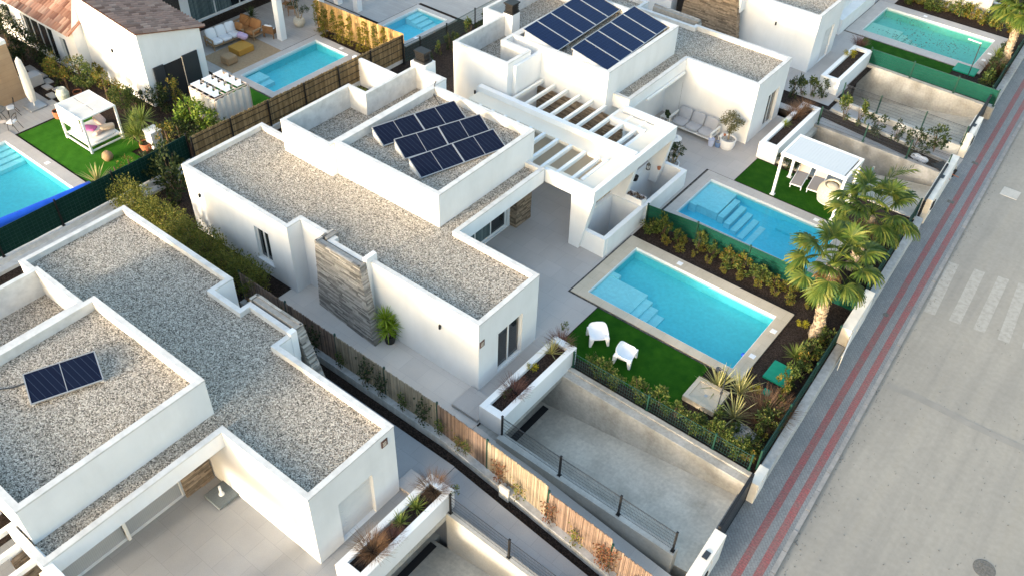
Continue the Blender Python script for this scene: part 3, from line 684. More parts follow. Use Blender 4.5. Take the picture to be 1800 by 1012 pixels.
# ---------------- pergola joining the two central villas
pg = thing('pergola', 'large white slatted pergola roof joining the central villa to the villa behind it', 'pergola', (-18,30.2,0))
w = MB()
w.box(-16.95,27.15,2.95,-15.95,33.4,3.14)                  # deck of the front beam
w.box(-25.2,29.32,2.95,-16.95,30.2,3.12); w.box(-19.0,27.05,2.95,-16.95,27.35,3.14); w.box(-18.9,32.55,2.95,-16.95,33.2,3.14)
w.build('beam_deck', M['cream'], pg)
w = MB()
w.box(-16.12,26.72,2.72,-15.92,33.62,3.34)                 # front fascia
w.box(-18.6,26.72,2.72,-16.12,26.92,3.36); w.box(-18.8,33.42,2.72,-16.12,33.62,3.36)
w.box(-25.3,30.2,2.72,-16.13,30.5,3.4)
w.box(-18.9,32.42,2.8,-16.98,32.58,3.2); w.box(-17.10,27.4,2.8,-16.94,29.4,3.18); w.box(-17.10,30.5,2.8,-16.94,32.42,3.15)
w.build('beam', M['white'], pg, bevel=.012)
for i in range(10):
    x = -24.29+.762*i; w = MB(); w.box(x-.07,30.5,2.98,x+.07,33.22,3.16); w.build('slat', M['whitemetal'], pg)
for i in range(10):
    x = -24.33+.768*i; w = MB(); w.box(x-.075,27.02 if x < -19 else 26.95,2.98,x+.075,29.32,3.16); w.build('slat', M['whitemetal'], pg)
for ya, yb in ((26.72,27.02), (30.02,30.34), (33.34,33.62)):
    w = MB(); w.hexa([(-17.0,ya,0),(-16.45,ya,0),(-16.45,yb,0),(-17.0,yb,0),(-17.05,ya,2.72),(-15.93,ya,2.72),(-15.93,yb,2.72),(-17.05,yb,2.72)]); w.build('pier', M['white'], pg, bevel=.012)
w = MB(); w.box(-25.2,30.22,0,-17.05,30.45,2.72); w.build('party_wall', M['cream'], pg)
pn = thing('pergola', 'white slatted pergola at the lower left edge joined to the nearest villa', 'pergola', (-18,0,0))
w = MB(); w.box(-16.1,-3.6,2.95,-15.1,2.5,3.14); w.box(-17.75,2.45,2.95,-16.1,2.75,3.14); w.build('beam_deck', M['cream'], pn)
w = MB(); w.box(-15.3,-3.7,2.72,-15.1,2.85,3.34); w.box(-18.4,2.62,2.72,-15.3,2.84,3.4); w.box(-24.4,-.45,2.72,-15.31,-.2,3.4); w.build('beam', M['white'], pn, bevel=.012)
for i in range(9):
    x = -23.6+.765*i; w = MB(); w.box(x-.075,-.19,2.98,x+.075,2.84 if x < -18.4 else 2.61,3.16); w.build('slat', M['whitemetal'], pn)
w = MB(); w.box(-15.6,2.62,0,-15.12,2.84,2.72); w.build('pier', M['white'], pn)
# light wells in front of the pergola
for k, (hole, lab) in enumerate(zip(WELLS, ('white walled light well left of the green netting fence beside the turquoise pool', 'white walled light well holding shrub pots, right of the boxed succulents'))):
    x0, y0, x1, y1 = hole; w = MB(); hz_ = 1.0 if k == 0 else .95
    lw = thing('light_well', lab, 'light well', (x0,y0,0))
    w.box(x0-.2,y0-.22,-2.7,x1+.2,y0,hz_); w.box(x1,y0,-2.7,x1+.22,y1,hz_-.003); w.box(x0-.2,y1,-2.7,x1+.2,y1+.2,hz_-.006); w.box(x0-.2,y0,-2.7,x0,y1,hz_-.004)
    w.build('wall', M['white'], lw)
    w = MB(); w.quad((x0,y0,-2.4),(x1,y0,-2.4),(x1,y1,-2.4),(x0,y1,-2.4)); w.build('well_floor', M['concrete'], lw)
# ---------------- planters at the fronts of the villas
def planter(label, x0, y0, x1, y1, top=.9, w=.24):
    t = thing('planter', label, 'planter', (x0,y0,0)); m = MB()
    m.box(x0,y0,-.05,x0+w,y1,top); m.box(x1-w,y0,-.05,x1,y1,top); m.box(x0+w,y0,-.05,x1-w,y0+w*1.3,top-.003); m.box(x0+w,y1-w*1.3,-.05,x1-w,y1,top-.003); m.box(x0+w,y0+w,-.04,x1-w,y1-w,.1)
    m.build('wall', M['white'], t, bevel=.012)
    m = MB(); m.quad((x0+w,y0+w,top-.16),(x1-w,y0+w,top-.16),(x1-w,y1-w,top-.16),(x0+w,y1-w,top-.16)); m.build('soil', M['soil'], t); return t
planter('long white planter above the central sunken drive', -13.5, 16.25, -12.46, 20.9)
planter('long white planter with tufts of brown grass in front of the nearest villa', -12.84, 8.55, -11.8, 12.95)
planter('long white planter with reddish grass behind the white gazebo', -13.7, 38.75, -12.65, 43.95)
planter('white planter with a rounded shrub beside the green fence panels', -14.2, 47.35, -13.05, 52.2)
# ============================================================ POOLS AND LAWNS
def pool(label, outer, inner, copm, basm, palem, waterm, depth=.62, steps=None, lids=(), gutter=True, wl=-.10, extra=None):
    x0, y0, x1, y1 = outer; a, b, c, d = inner
    t = thing('swimming_pool', label, 'pool', (x0, y0, 0))
    m = MB(); top = .035
    m.box(x0,y0,-.06,x1,b,top); m.box(x0,d,-.06,x1,y1,top); m.box(x0,b,-.06,a,d,top); m.box(c,b,-.06,x1,d,top)
    m.build('coping', M[copm], t)
    if gutter:
        m = MB(); g = .09
        m.quad((x0-g,y0-g,.004),(x1+g,y0-g,.004),(x1+g,y0,.004),(x0-g,y0,.004)); m.quad((x0-g,y0,.004),(x0,y0,.004),(x0,y1,.004),(x0-g,y1,.004))
        m.build('gravel_gutter', M['pebble_dark'], t)
    m = MB(); z = -depth
    m.quad((a,b,z),(c,b,z),(c,d,z),(a,d,z)); m.quad((a,b,z),(a,b,-.061),(c,b,-.061),(c,b,z)); m.quad((c,d,z),(c,d,-.061),(a,d,-.061),(a,d,z))
    m.quad((a,d,z),(a,d,-.061),(a,b,-.061),(a,b,z)); m.quad((c,b,z),(c,b,-.061),(c,d,-.061),(c,d,z)); m.build('basin', M[basm], t)
    m = MB()
    for k in ((a,b+.001,c,b+.02),(a,d-.02,c,d-.001),(a+.001,b+.02,a+.02,d-.02),(c-.02,b+.02,c-.001,d-.02)): m.box(k[0],k[1],-.2,k[2],k[3],.03)
    m.build('waterline_tiles', M['white'], t)
    for s in steps or (): 
        q = s[0]; m = MB(); m.box(q[0],q[1],-depth-.02,q[3],q[4],wl-.05+(q[5]+.2)*.5 if q[5] < -.2 else wl-.05); m.build(s[1], M[s[2] if len(s) > 2 else palem], t)
    m = MB(); m.quad((a,b,wl),(c,b,wl),(c,d,wl),(a,d,wl)); m.build('water', M[waterm], t)
    for lx, ly in lids:
        m = MB(); m.box(lx-.12,ly-.12,.03,lx+.12,ly+.12,.043); m.build('skimmer_lid', M['plastic_white'], t, bevel=.004)
    return t
M['pebble_dark'] = pebbles('dark_gutter_pebbles', [(.05,.05,.05),(.12,.115,.11),(.22,.21,.20)], 20)
wm = pool('turquoise swimming pool with beige coping beside the lawn with two white chairs', (-15.05,24.2,-6.97,29.08), POOLS['main'], 'coping', 'basin', 'basin_pale', 'water',
     steps=[((-14.44,24.63,-1.4,-12.46,26.35,-.32),'ledge'), ((-14.44,26.35,-1.4,-14.0,26.6,-.2),'ledge'), ((-12.46,24.63,-1.4,-12.1,26.2,-.52),'step'), ((-12.1,24.63,-1.4,-11.72,26.05,-.74),'step'), ((-11.72,24.63,-1.4,-11.32,25.9,-.98),'step')],
     lids=((-12.35,28.78),(-7.22,25.75),(-7.2,27.6)))
pool('deep blue swimming pool with submerged steps beside the white gazebo', (-14.95,31.5,-7.25,36.03), POOLS['upper'], 'coping_grey', 'basin_blue', 'basin_blue', 'water_deep',
     steps=[((-14.44,33.4,-1.4,-12.95,35.41,-.3),'ledge','basin_pale'), ((-14.44,33.25,-1.4,-14.05,33.4,-.2),'ledge','basin_pale')] + [((-12.9+.45*i,33.35-.18*i,-1.4,-12.6+.45*i,35.1-.18*i,-.42-.17*i),'step','basin_pale') for i in range(5)] + [((-10.4,34.6,-1.4,-7.76,35.41,-.9),'ledge','basin_blue')],
     lids=((-9.0,35.75),))
pool('greenish swimming pool with fallen leaves floating on it at upper right', (-15.95,55.5,-7.5,61.4), POOLS['right'], 'coping_grey', 'basin_green', 'basin_greenpale', 'water_green',
     steps=[((-15.14,56.31,-1.4,-13.1,58.3,-.32),'ledge')] + [((-13.1+.4*i,56.31,-1.4,-12.72+.4*i,58.1-.1*i,-.5-.22*i),'step') for i in range(3)], lids=((-12.7,61.0),(-7.8,58.5),(-7.85,57.4)))
rnd = random.Random(5); m = MB()
for i in range(340):
    cx, cy = rnd.choice([(-13.4,59.6),(-12.3,58.6),(-11.3,58.4),(-11.0,57.6),(-13.6,57.3),(-12.2,57.0),(-10.3,57.6),(-9.6,58.4)])
    x, y = rnd.gauss(cx,.75), rnd.gauss(cy,.42)
    if not (-15.1 < x < -8.2 and 56.4 < y < 60.5): continue
    a = rnd.uniform(0,6.3); s = rnd.uniform(.03,.075); dx, dy = math.cos(a)*s, math.sin(a)*s; z = -.094
    m.quad((x-dx,y-dy,z),(x+dy*.5,y-dx*.5,z),(x+dx,y+dy,z),(x-dy*.5,y+dx*.5,z))
o = m.build('floating_leaves', M['stem']); tag(o, 'scattered dark leaves floating on the greenish pool at upper right', 'leaves', kind='stuff')
pool('bright blue pool with a rolled blue cover at the far left', (-44.3,9.3,-36.3,15.35), POOLS['left'], 'coping_grey', 'basin', 'basin_pale', 'water', steps=[((-43.59+.0+.42*i,11.0,-1.4,-43.2+.42*i,14.74,-.3-.15*i),'step') for i in range(4)], lids=((-40.2,15.05),), gutter=False)
pool('turquoise pool of the tile roofed house behind the reed screens', (-40.4,26.3,-36.6,32.95), POOLS['tiled'], 'coping_grey', 'basin', 'basin_pale', 'water', steps=[((-39.9,26.8,-1.4,-39.0,28.0,-.4),'step'), ((-39.0,26.8,-1.4,-38.6,28.0,-.7),'step')], lids=((-38.0,32.7),))
pool('small blue pool with steps behind the golden reed fence', (-38.65,35.4,-35.3,40.1), POOLS['middle'], 'coping_grey', 'basin_blue', 'basin_pale', 'water', steps=[((-38.29+.45*i,38.5,-1.4,-37.85+.45*i,39.69,-.35-.22*i),'step') for i in range(4)], lids=((-35.6,36.6),))
# skimmer box end of the blue pool at the very top right corner
pool('blue pool cut off by the upper right corner of the photograph', (-10.2,66.2,-2,73), (-9.9,66.5,-2.3,72.7), 'coping_grey', 'basin_blue', 'basin_pale', 'water', gutter=False)
# blue float
m = MB(); m.lathe((P(1307,621)[0],P(1307,621)[1],-.12), [(.0,.0),(.075,.0),(.095,.05),(.075,.1),(.03,.12)], 14); solo(m, 'pool_float', M['plastic_blue'], 'small round blue float in the corner of the turquoise pool', 'float', smooth=True)
def lawn(rects, m, z=.012):
    mb = MB()
    for r in rects: sheet(mb, *r, z)
    return struct(mb, 'lawn', M[m])
lawn([(-13.55,21.2,-8.25,24.08)], 'lawn'); lawn([(-13.52,36.12,-8.3,38.6)], 'lawn'); lawn([(-14.6,52.9,-8.9,55.4)], 'lawn')
mb = MB()
pts = [P(*q) for q in ((40,245),(105,212),(150,300),(215,260),(262,285),(205,320),(160,330))]
mb = MB(); sheet(mb, -43.6, 15.45, -38.0, 19.0, .012); sheet(mb, -38.0, 15.45, -36.3, 18.3, .012); struct(mb, 'lawn', M['lawn_bright'])
lawn([(-40.15,24.7,-34.6,26.2), (-36.5,26.2,-34.9,33.0)], 'lawn_bright')
# pale pebble bed near the corner of the garden
mb = MB(); c = P(1310,762); mb.face([(c.x+.55*math.cos(k/10*6.283)*(1+.25*math.sin(k*2.1)), c.y+.42*math.sin(k/10*6.283)*(1+.2*math.cos(k*1.7)), -.02) for k in range(10)]); struct(mb, 'pebble_bed', M['pebble'])
# ============================================================ FENCES AND STREET FRONT
def mesh_fence(label, pts, h, base_z, m='wire', post='greenpost', step=None, netting=None, group=None, posts=True, dense=.055, cat='fence', name='mesh_fence'):
    "pts: ground points of the posts; base_z: number or f(x,y)"
    bz = base_z if callable(base_z) else (lambda x, y: base_z)
    t = thing(name, label, cat, (pts[0][0], pts[0][1], bz(*pts[0][:2])), group)
    for i, (a, b) in enumerate(zip(pts, pts[1:])):
        A = Vector((a[0], a[1], bz(*a[:2]))); B = Vector((b[0], b[1], bz(*b[:2]))); L = (B-A).length; d = (B-A)/L
        w = MB(); n = max(2, int(L/dense))
        for k in range(n+1):
            p = A+d*(L*k/n); w.bar(p+Vector((0,0,.05)), p+Vector((0,0,h)), .007, .007)
        k = .08
        while k < h:
            w.bar(A+Vector((0,0,k)), B+Vector((0,0,k)), .008, .008); k += .17
        w.bar(A+Vector((0,0,h)), B+Vector((0,0,h)), .014, .02)
        w.build('mesh_panel', M[m], t)
        if netting:
            w = MB(); nn = Vector((-d.y, d.x, 0))*.03; z0 = Vector((0,0,.04)); z1 = Vector((0,0,h-.02)); k = max(3, int(L/.6))
            for q in range(k):
                p = A+d*(L*q/k)+nn*(1+.4*math.sin(q*2.3)); r = A+d*(L*(q+1)/k)+nn*(1+.4*math.sin((q+1)*2.3)); w.hexa([p+z0, r+z0, r+z0+nn*.12, p+z0+nn*.12, p+z1, r+z1, r+z1+nn*.12, p+z1+nn*.12])
            w.build('netting', M[netting], t)
    if posts:
        for a in pts:
            z = bz(*a[:2]); w = MB(); w.bar((a[0],a[1],z-.15), (a[0],a[1],z+h+.06), .06, .06); w.bar((a[0],a[1],z+h+.05), (a[0],a[1],z+h+.09), .075, .075); w.bar((a[0],a[1],z-.02), (a[0],a[1],z+.02), .13, .13); w.build('post', M[post], t)
    return t
mesh_fence('green netting fence between the turquoise pool and the deep blue pool', [(-15.1,30.3),(-12.65,30.6),(-10.05,30.65),(-7.5,30.75),(-5.1,30.8)], 1.05, 0, netting='fabric_green')
mesh_fence('dark mesh railing on the low wall of the central sunken drive', [(-12.38,16.2),(-9.75,16.12),(-7.28,16.1),(-5.15,16.08)], .98, .15, post='black', m='anthracite')
mesh_fence('dark mesh railing at the bottom edge beside the nearest planter', [(-11.7,12.62),(-9.2,12.62),(-6.7,12.62),(-4.6,12.62)], .95, lambda x, y: .05-.35*(x+11.8)/7.4, post='black', m='anthracite')
mesh_fence('thin wire fence along the top of the wall below the lawn with white chairs', [(-12.4,20.66),(-9.0,20.66),(-6.2,20.66),(-4.75,20.66)], .75, .05, post='greenpost', dense=.1)
mesh_fence('mesh railing on the pale wall behind the white gazebo', [(-12.5,43.68),(-9.95,43.68),(-7.6,43.68),(-5.6,43.68)], 1.0, .08, post='greenpost', m='anthracite')
mesh_fence('mesh railing in front of the uppermost sunken drive', [(-12.6,46.95),(-10.5,46.95),(-8.0,46.95),(-5.8,46.95)], 1.0, .08, post='greenpost', m='anthracite')
mesh_fence('green netting fence panels on the stained concrete wall at upper right', [(-13.1,52.1),(-10.52,52.1),(-7.95,52.1),(-5.7,52.1)], .95, .1, netting='fabric_green')
mesh_fence('dark post and wire fence beside the small blue pool', [(-34.0,33.9),(-33.9,35.2),(-33.85,37.5),(-33.9,40.2),(-33.9,42.8)], 1.15, 0, post='black')
for lab, ys in (('dark green netting fence on the white garden wall along the pavement by the turquoise pool', (20.9,23.5,26.1,28.6)), ('dark green fence on the pavement wall beside the middle palm tree', (31.8,34.3,36.8,39.2)), ('dark green fence on the pavement wall at the upper right corner', (52.5,55.5,58.5,61.5))):
    mesh_fence(lab, [(xs(y)-.42, y) for y in ys], 1.05, -.1, netting='fabric_dark')
for lab, y0, y1 in (('long low white wall along the pavement under the dark green fence', 20.6, 28.7), ('low white wall along the pavement beside the middle palm tree', 31.7, 39.3), ('low white wall along the pavement at the upper right corner', 52.1, 64)):
    mb = MB(); mb.prism(strip(-.36, -.02, y0, y1), -.75, -.02); solo(mb, 'garden_wall', M['streetwall'], lab, 'wall', bevel=.012)
# service cabinets of masonry at the kerb
def cabinet(label, y0, y1, top=.75, depth=.42, mailbox=True, ajar=False):
    t = thing('meter_cabinet', label, 'cabinet', (xs(y0), y0, -.7))
    m = MB(); p = strip(-depth, .0, y0, y1); m.prism(p, -.75, top); m.build('body', M['cream_white'], t, bevel=.015)
    m = MB(); ym = (y0+y1)/2
    if mailbox:
        x = xs(ym)-depth/2; m.box(x-.09, ym-.2, top, x+.09, ym+.1, top+.03); m.build('mailbox_lid', M['anthracite'], t)
        m = MB(); x = xs(y0+.5); m.box(x+.0, y0+.4, -.1, x+.05, y0+.75, .35); m.build('intercom', M['black'], t)
    m = MB(); L = y1-y0
    for k in range(2):
        a, b = y0+L*(.12+.4*k), y0+L*(.46+.4*k); q = strip(.002, .02, a, b)
        m.prism(q, -.5, top-.2)
    m.build('door', M['whitemetal'], t)
    if ajar:
        m = MB(); a = xs(y0)+.02; m.bar((a,y0+.15,.15), (a+.18,y0-1.1,.05), .03, .9); m.build('open_door', M['whitemetal'], t)
    return t
M['cream_white'] = mat('aged_white_masonry', (.66,.63,.57), (.76,.73,.66), ns=2.5, rough=.9, bs=30, bstr=.1)
cabinet('white meter cabinet with its door standing open beside the tall palm tree', 28.75, 31.6, .85, ajar=True, mailbox=False)
cabinet('white cabinet with mailbox beside the dark gate at the bottom edge', 15.3, 17.35, .7)
cabinet('white cabinet by the pavement behind the white gazebo garden', 39.9, 44.6, .7)
cabinet('white cabinet by the pavement in front of the uppermost sunken drive', 47.0, 49.2, .75)
cabinet('short white end post between the dark gate and the fenced garden wall', 20.0, 20.9, .35, .34, mailbox=False)
def gate(label, y0, y1):
    t = thing('sliding_gate', label, 'gate', (xs(y0), y0, -.7)); m = MB(); n = 12
    for i in range(n):
        z = -.66+1.4*i/n; p = strip(-.34, -.27, y0, y1); m.prism(p, z, z+1.4/n-.012)
    p = strip(-.33, -.28, y0, y1); m.prism(p, -.66, .72); m.build('slat_panel', M['anthracite'], t)
    m = MB(); p = strip(-.36, -.25, y0, y1); m.prism(p, .725, .79); m.prism(p, -.72, -.662)
    for y in (y0, y1): m.bar((xs(y)-.305,y,-.7), (xs(y)-.305,y,.82), .1, .1)
    m.build('gate_frame', M['black'], t)
gate('dark grey sliding gate closing the central sunken drive', 17.45, 19.95)
gate('dark grey sliding gate at the drive behind the middle palm tree', 39.5, 43.3)
gate('dark grey sliding gate at the uppermost sunken drive', 47.1, 51.8)
# reed fences -------------------------------------------------
def reed_panel(mb, rnd, A, B, z0, z1, w=.03, amp=.05, th=.025):
    A = Vector(A).to_2d(); B = Vector(B).to_2d(); L = (B-A).length; d = (B-A)/L; nn = Vector((-d.y, d.x)); s = 0
    zf0 = z0 if callable(z0) else (lambda p: z0); zf1 = z1 if callable(z1) else (lambda p: z1)
    while s < L:
        ww = w*rnd.uniform(.6, 1.5); p = A+d*s; q = A+d*min(L, s+ww*.96); o = nn*rnd.uniform(-.012, .012); t = nn*th
        a0 = zf0(p)-.02; a1 = zf1(p)+rnd.uniform(-amp, amp*.4)
        mb.hexa([(*(p+o),a0),(*(q+o),a0),(*(q+o+t),a0),(*(p+o+t),a0),(*(p+o),a1),(*(q+o),a1),(*(q+o+t),a1),(*(p+o+t),a1)]); s += ww
def fy(x): return 15.0 if x < -14 else 15.0-.42*(x+14)/9.0
rnd = random.Random(11)
RB = [(-25.2,1.5),(-22.4,1.5),(-19.6,1.5),(-17.0,1.47),(-14.4,1.47),(-12.0,1.12),(-9.25,.85),(-6.6,.38),(-4.6,.1)]
rf = thing('reed_fence', 'long split reed fence with creepers between the two front villas', 'fence', (-25,15.2,0))
for i, ((a, za), (b, zb)) in enumerate(zip(RB, RB[1:])):
    m = MB(); zt = za if i < 5 else (zb+.22); lo = (lambda p: zr(p.x)+.04)
    if i >= 5: zt = [1.42, 1.1, .75][i-5]
    reed_panel(m, rnd, (a+.03, fy(a)-.03), (b-.03, fy(b)-.03), lo, zt, w=.018)
    o = m.build('reed_panel', M['reed_red' if i in (0,1,4,6,7) else 'reed'], rf)
    if i == 6: o['label'] = 'reddish brown reed panel'
    m = MB(); m.bar((a,fy(a),zr(a)-.1), (a,fy(a),zt+.08), .06, .06); m.build('post', M['greenpost'], rf)
w = MB()
w.prism([(-25.2,fy(-25)-.28),(-14,fy(-14)-.28),(-14,fy(-14)+.05),(-25.2,fy(-25)+.05)], -.5, .03); w.prism([(-13.998,fy(-14)-.28),(-4.45,fy(-4.45)-.28),(-4.45,fy(-4.45)+.05),(-13.998,fy(-14)+.05)], -2.7, lambda x, y: zr(x)+.05)
solo(w, 'fence_base_wall', M['streetwall'], 'low white base wall under the long reed fence with creepers', 'wall', bevel=.01)
for i, (x, h_) in enumerate(((-10.9,.52),)):
    w = MB(); w.box(x-.22, fy(x)-.38, -.7, x+.2, fy(x)-.283, .1); solo(w, 'meter_box', M['cream_white'], 'small cream box fixed to the base wall of the long reed fence', 'box', bevel=.01)
# old brown screen with yellow side behind the main villa
ob = thing('reed_fence', 'weathered brown reed fence with dark posts behind the central villa', 'fence', (-34,23,0))
BP = [(-34.45,19.6),(-34.4,21.9),(-34.3,24.2),(-34.25,26.6),(-34.2,29.0),(-34.15,31.4),(-34.1,33.9)]
for a, b in zip(BP, BP[1:]):
    m = MB(); reed_panel(m, rnd, a, b, .25, 1.75, w=.035); m.build('reed_panel', M['reed_old'], ob)
    m = MB()
    for z in (.5,.9,1.3,1.6): m.bar((a[0]+.03,a[1],z), (b[0]+.03,b[1],z), .02, .03)
    m.build('rail', M['black'], ob)
for a in BP: m = MB(); m.bar((a[0]+.05,a[1],0), (a[0]+.05,a[1],1.75), .07, .07); m.build('post', M['black'], ob)
w = MB(); w.box(-34.3,19.5,-.1,-34.15,34.0,.25); w.build('base_wall', M['cap'], ob)
yb = thing('reed_fence', 'golden reed fence behind the row of slim conifers', 'fence', (-41,33.8,0)); m = MB()
YB = [(-41.2,33.75),(-38.8,33.85),(-36.4,33.93),(-34.1,34.05)]
for a, b in zip(YB, YB[1:]): m = MB(); reed_panel(m, rnd, a, b, .02, 1.75, w=.05, amp=.02); m.build('reed_panel', M['reed_yellow'], yb)
for a in YB[:-1]: m = MB(); m.bar((a[0],a[1]+.06,0), (a[0],a[1]+.06,1.7), .06, .06); m.build('post', M['black'], yb)
# dark green screen along the left pool
mesh_fence('long dark green netting fence with slack folds beside the bright blue pool', [(-34.75,1.5),(-34.75,4.3),(-34.75,7.1),(-34.75,9.9),(-34.75,12.7),(-34.75,15.5),(-34.75,18.3),(-34.8,19.6)], 1.35, .35, netting='fabric_dark', post='black', dense=.2)
w = MB(); w.box(-34.9,-5,-.1,-34.6,19.7,.35); w.box(-34.6,-5,-.1,-34.2,19.7,.12); solo(w, 'fence_base_wall', M['cap'], 'low pale wall under the long dark green netting fence at left', 'wall', bevel=.01)
w = MB(); w.box(-34.6,30.5,-.1,-31.2,30.7,1.6); solo(w, 'garden_wall', M['white'], 'white boundary wall behind the roofs of the two central villas', 'wall')
w = MB(); w.box(-20,63.3,-.1,-9.5,63.6,1.3); solo(w, 'garden_wall', M['concrete_pale'], 'rough pale wall behind the greenish pool at upper right', 'wall')
# covers, drains, shower tray
m = MB(); a, b = P(1340,660), P(1402,656); m.box(-6.42,25.05,-.04,-5.42,26.15,.05); solo(m, 'inspection_cover', M['plastic_green'], 'large square green inspection cover in the mulch', 'cover', bevel=.01)
m = MB(); m.box(-6.06,24.25,-.04,-5.76,24.56,.045); solo(m, 'inspection_cover', M['plastic_green'], 'small green inspection cover in front of the large one', 'cover', bevel=.008)
m = MB(); c = P(1700,125); m.box(c.x-.75,c.y-.45,-.04,c.x+.55,c.y+.6,.05); solo(m, 'inspection_cover', M['plastic_green'], 'green inspection cover beside the garden lamp at upper right', 'cover', bevel=.01)
sh = thing('outdoor_shower', 'square travertine shower tray with a slim dark shower pole', 'shower', (-7.6,22.65,0))
m = MB(); x0, y0, x1, y1 = -8.28, 22.02, -6.94, 23.3; r = .17
m.box(x0,y0,-.04,x1,y0+r,.2); m.box(x0,y1-r,-.04,x1,y1,.2); m.box(x0,y0+r,-.04,x0+r,y1-r,.2); m.box(x1-r,y0+r,-.04,x1,y1-r,.2)
cx, cy = (x0+x1)/2, (y0+y1)/2; q = [(x0+r,y0+r,.16),(x1-r,y0+r,.16),(x1-r,y1-r,.16),(x0+r,y1-r,.16)]
for i in range(4): m.tri(q[i], q[(i+1) % 4], (cx, cy, .09))
m.build('tray', M['coping'], sh)
m = MB(); m.box(cx-.06,cy-.06,.085,cx+.06,cy+.06,.105); m.build('drain', M['greymetal'], sh)
m = MB(); px, py = -6.98+.02, 22.35; m.tube([(px,py,.2),(px,py,2.05),(px-.04,py,2.12),(px-.32,py,2.14)], .022, 8); m.lathe((px-.34,py,2.08), [(.1,0),(.1,.02),(.03,.05)], 12); m.box(px-.05,py-.04,.95,px+.03,py+.04,1.05); m.build('shower_pole', M['anthracite'], sh)
def lid(label, pt, r=None, rect=None):
    m = MB()
    if r: m.lathe((pt.x,pt.y,-.83), [(r*1.08,0),(r*1.08,.014),(r,.014),(r,.022),(r*.9,.02)], 28); 
    else:
        m.box(pt.x-rect[0],pt.y-rect[1],-.83,pt.x+rect[0],pt.y+rect[1],-.808)
    if r:
        for k in range(6): m.bar((pt.x-r*.6,pt.y-r*.5+r*.2*k,-.807), (pt.x+r*.6,pt.y-r*.5+r*.2*k,-.807), .03, .006)
    return solo(m, 'manhole_cover', M['iron' if r else 'concrete_pale'], label, 'manhole')
lid('round cast iron manhole cover in the road at the bottom edge', P(1730,999,-.82), r=.34)
lid('square pale manhole cover in the road above the zebra crossing', P(1776,340,-.82), rect=(.42,.42))
m = MB(); c = P(1557,553,-.7); m.lathe((c.x,c.y,-.705), [(.13,0),(.13,.012)], 14); solo(m, 'pavement_drain', M['iron'], 'small dark drain hole in the pavement', 'drain')
for q, lab in (((1671,355),'small brown meter lid on the pavement by the white cabinet'), ((1714,287),'small dark meter lid on the upper pavement')):
    m = MB(); c = P(*q, -.7); m.box(c.x-.16,c.y-.12,-.705,c.x+.16,c.y+.12,-.69); solo(m, 'pavement_cover', M['iron'], lab, 'cover')
# litter and grit on the road
rnd = random.Random(3); m = MB()
for i in range(420):
    if i < 160: u, v = rnd.uniform(1440,1800), rnd.uniform(560,1010)
    else:
        y = rnd.uniform(12, 50); p0 = Vector((xs(y)+1.8+abs(rnd.gauss(0,.25)), y, -.82)); u = None
    p = P(u, v, -.82) if u else p0
    if p.x < xs(p.y)+1.8: continue
    s = rnd.uniform(.008,.03); a = rnd.uniform(0,3.14); m.bar((p.x-s*math.cos(a),p.y-s*math.sin(a),-.815), (p.x+s*math.cos(a),p.y+s*math.sin(a),-.812), s*.8, .01)
o = m.build('road_grit', M['iron']); tag(o, 'small stones and twigs scattered along the kerb and road', 'grit', kind='stuff')
# ============================================================ SOLAR PANELS
def solar_panel(label, corner, du, dv, tilt_z, cell='cell', base=4.5, lift=.12, mid=True, wedge=True, cat='solar panel', group=None):
    "corner: low-z start (x,y); du: edge vector along the high side; dv: vector from high edge to low edge; tilt_z: height of the high edge"
    c = Vector((*corner, 0)); U = Vector((*du, 0)); V = Vector((*dv, 0)); Lu, Lv = U.length, V.length; u = U/Lu
    t = thing('solar_panel', label, cat, (c.x, c.y, base), group)
    zh, zl = base+tilt_z, base+lift
    q = lambda a, b, k=0: c + U*a + V*b + Vector((0, 0, zh+(zl-zh)*b+k))
    m = MB(); e = .008/Lu; f = .008/Lv
    m.hexa([q(e,f,-.01), q(1-e,f,-.01), q(1-e,1-f,-.01), q(e,1-f,-.01), q(e,f,.012), q(1-e,f,.012), q(1-e,1-f,.012), q(e,1-f,.012)][::-1] if False else [q(e,1-f,-.01), q(1-e,1-f,-.01), q(1-e,f,-.01), q(e,f,-.01), q(e,1-f,.012), q(1-e,1-f,.012), q(1-e,f,.012), q(e,f,.012)])
    # the cells are built flat in panel coordinates so their grid follows the panel
    me = m.build('cells', M[cell], t)
    m = MB(); w = .035
    nrm = U.cross(q(0,1)-q(0,0)).normalized()
    if nrm.z < 0: nrm = -nrm
    for a, b in ((q(0,0),q(1,0)), (q(0,1),q(1,1)), (q(0,0),q(0,1)), (q(1,0),q(1,1))): m.bar(a, b, w, .05, up=nrm)
    if mid: m.bar(q(.5,0,.008), q(.5,1,.008), .022, .02, up=nrm)
    m.build('frame', M['greymetal'], t)
    m = MB()
    if wedge:
        for a in (.02, .98):
            m = MB(); s = u*.05; A, B = c+U*a+V*.06, c+U*a+V*.96
            m.hexa([A-s+Vector((0,0,base)), A+s+Vector((0,0,base)), B+s+Vector((0,0,base)), B-s+Vector((0,0,base)), q(a,.06,-.03)-s, q(a,.06,-.03)+s, q(a,.96,-.03)+s, q(a,.96,-.03)-s])
            m.build('ballast_wedge', M['cap'], t)
    return t
NM = ['back row', 'middle row', 'front row']
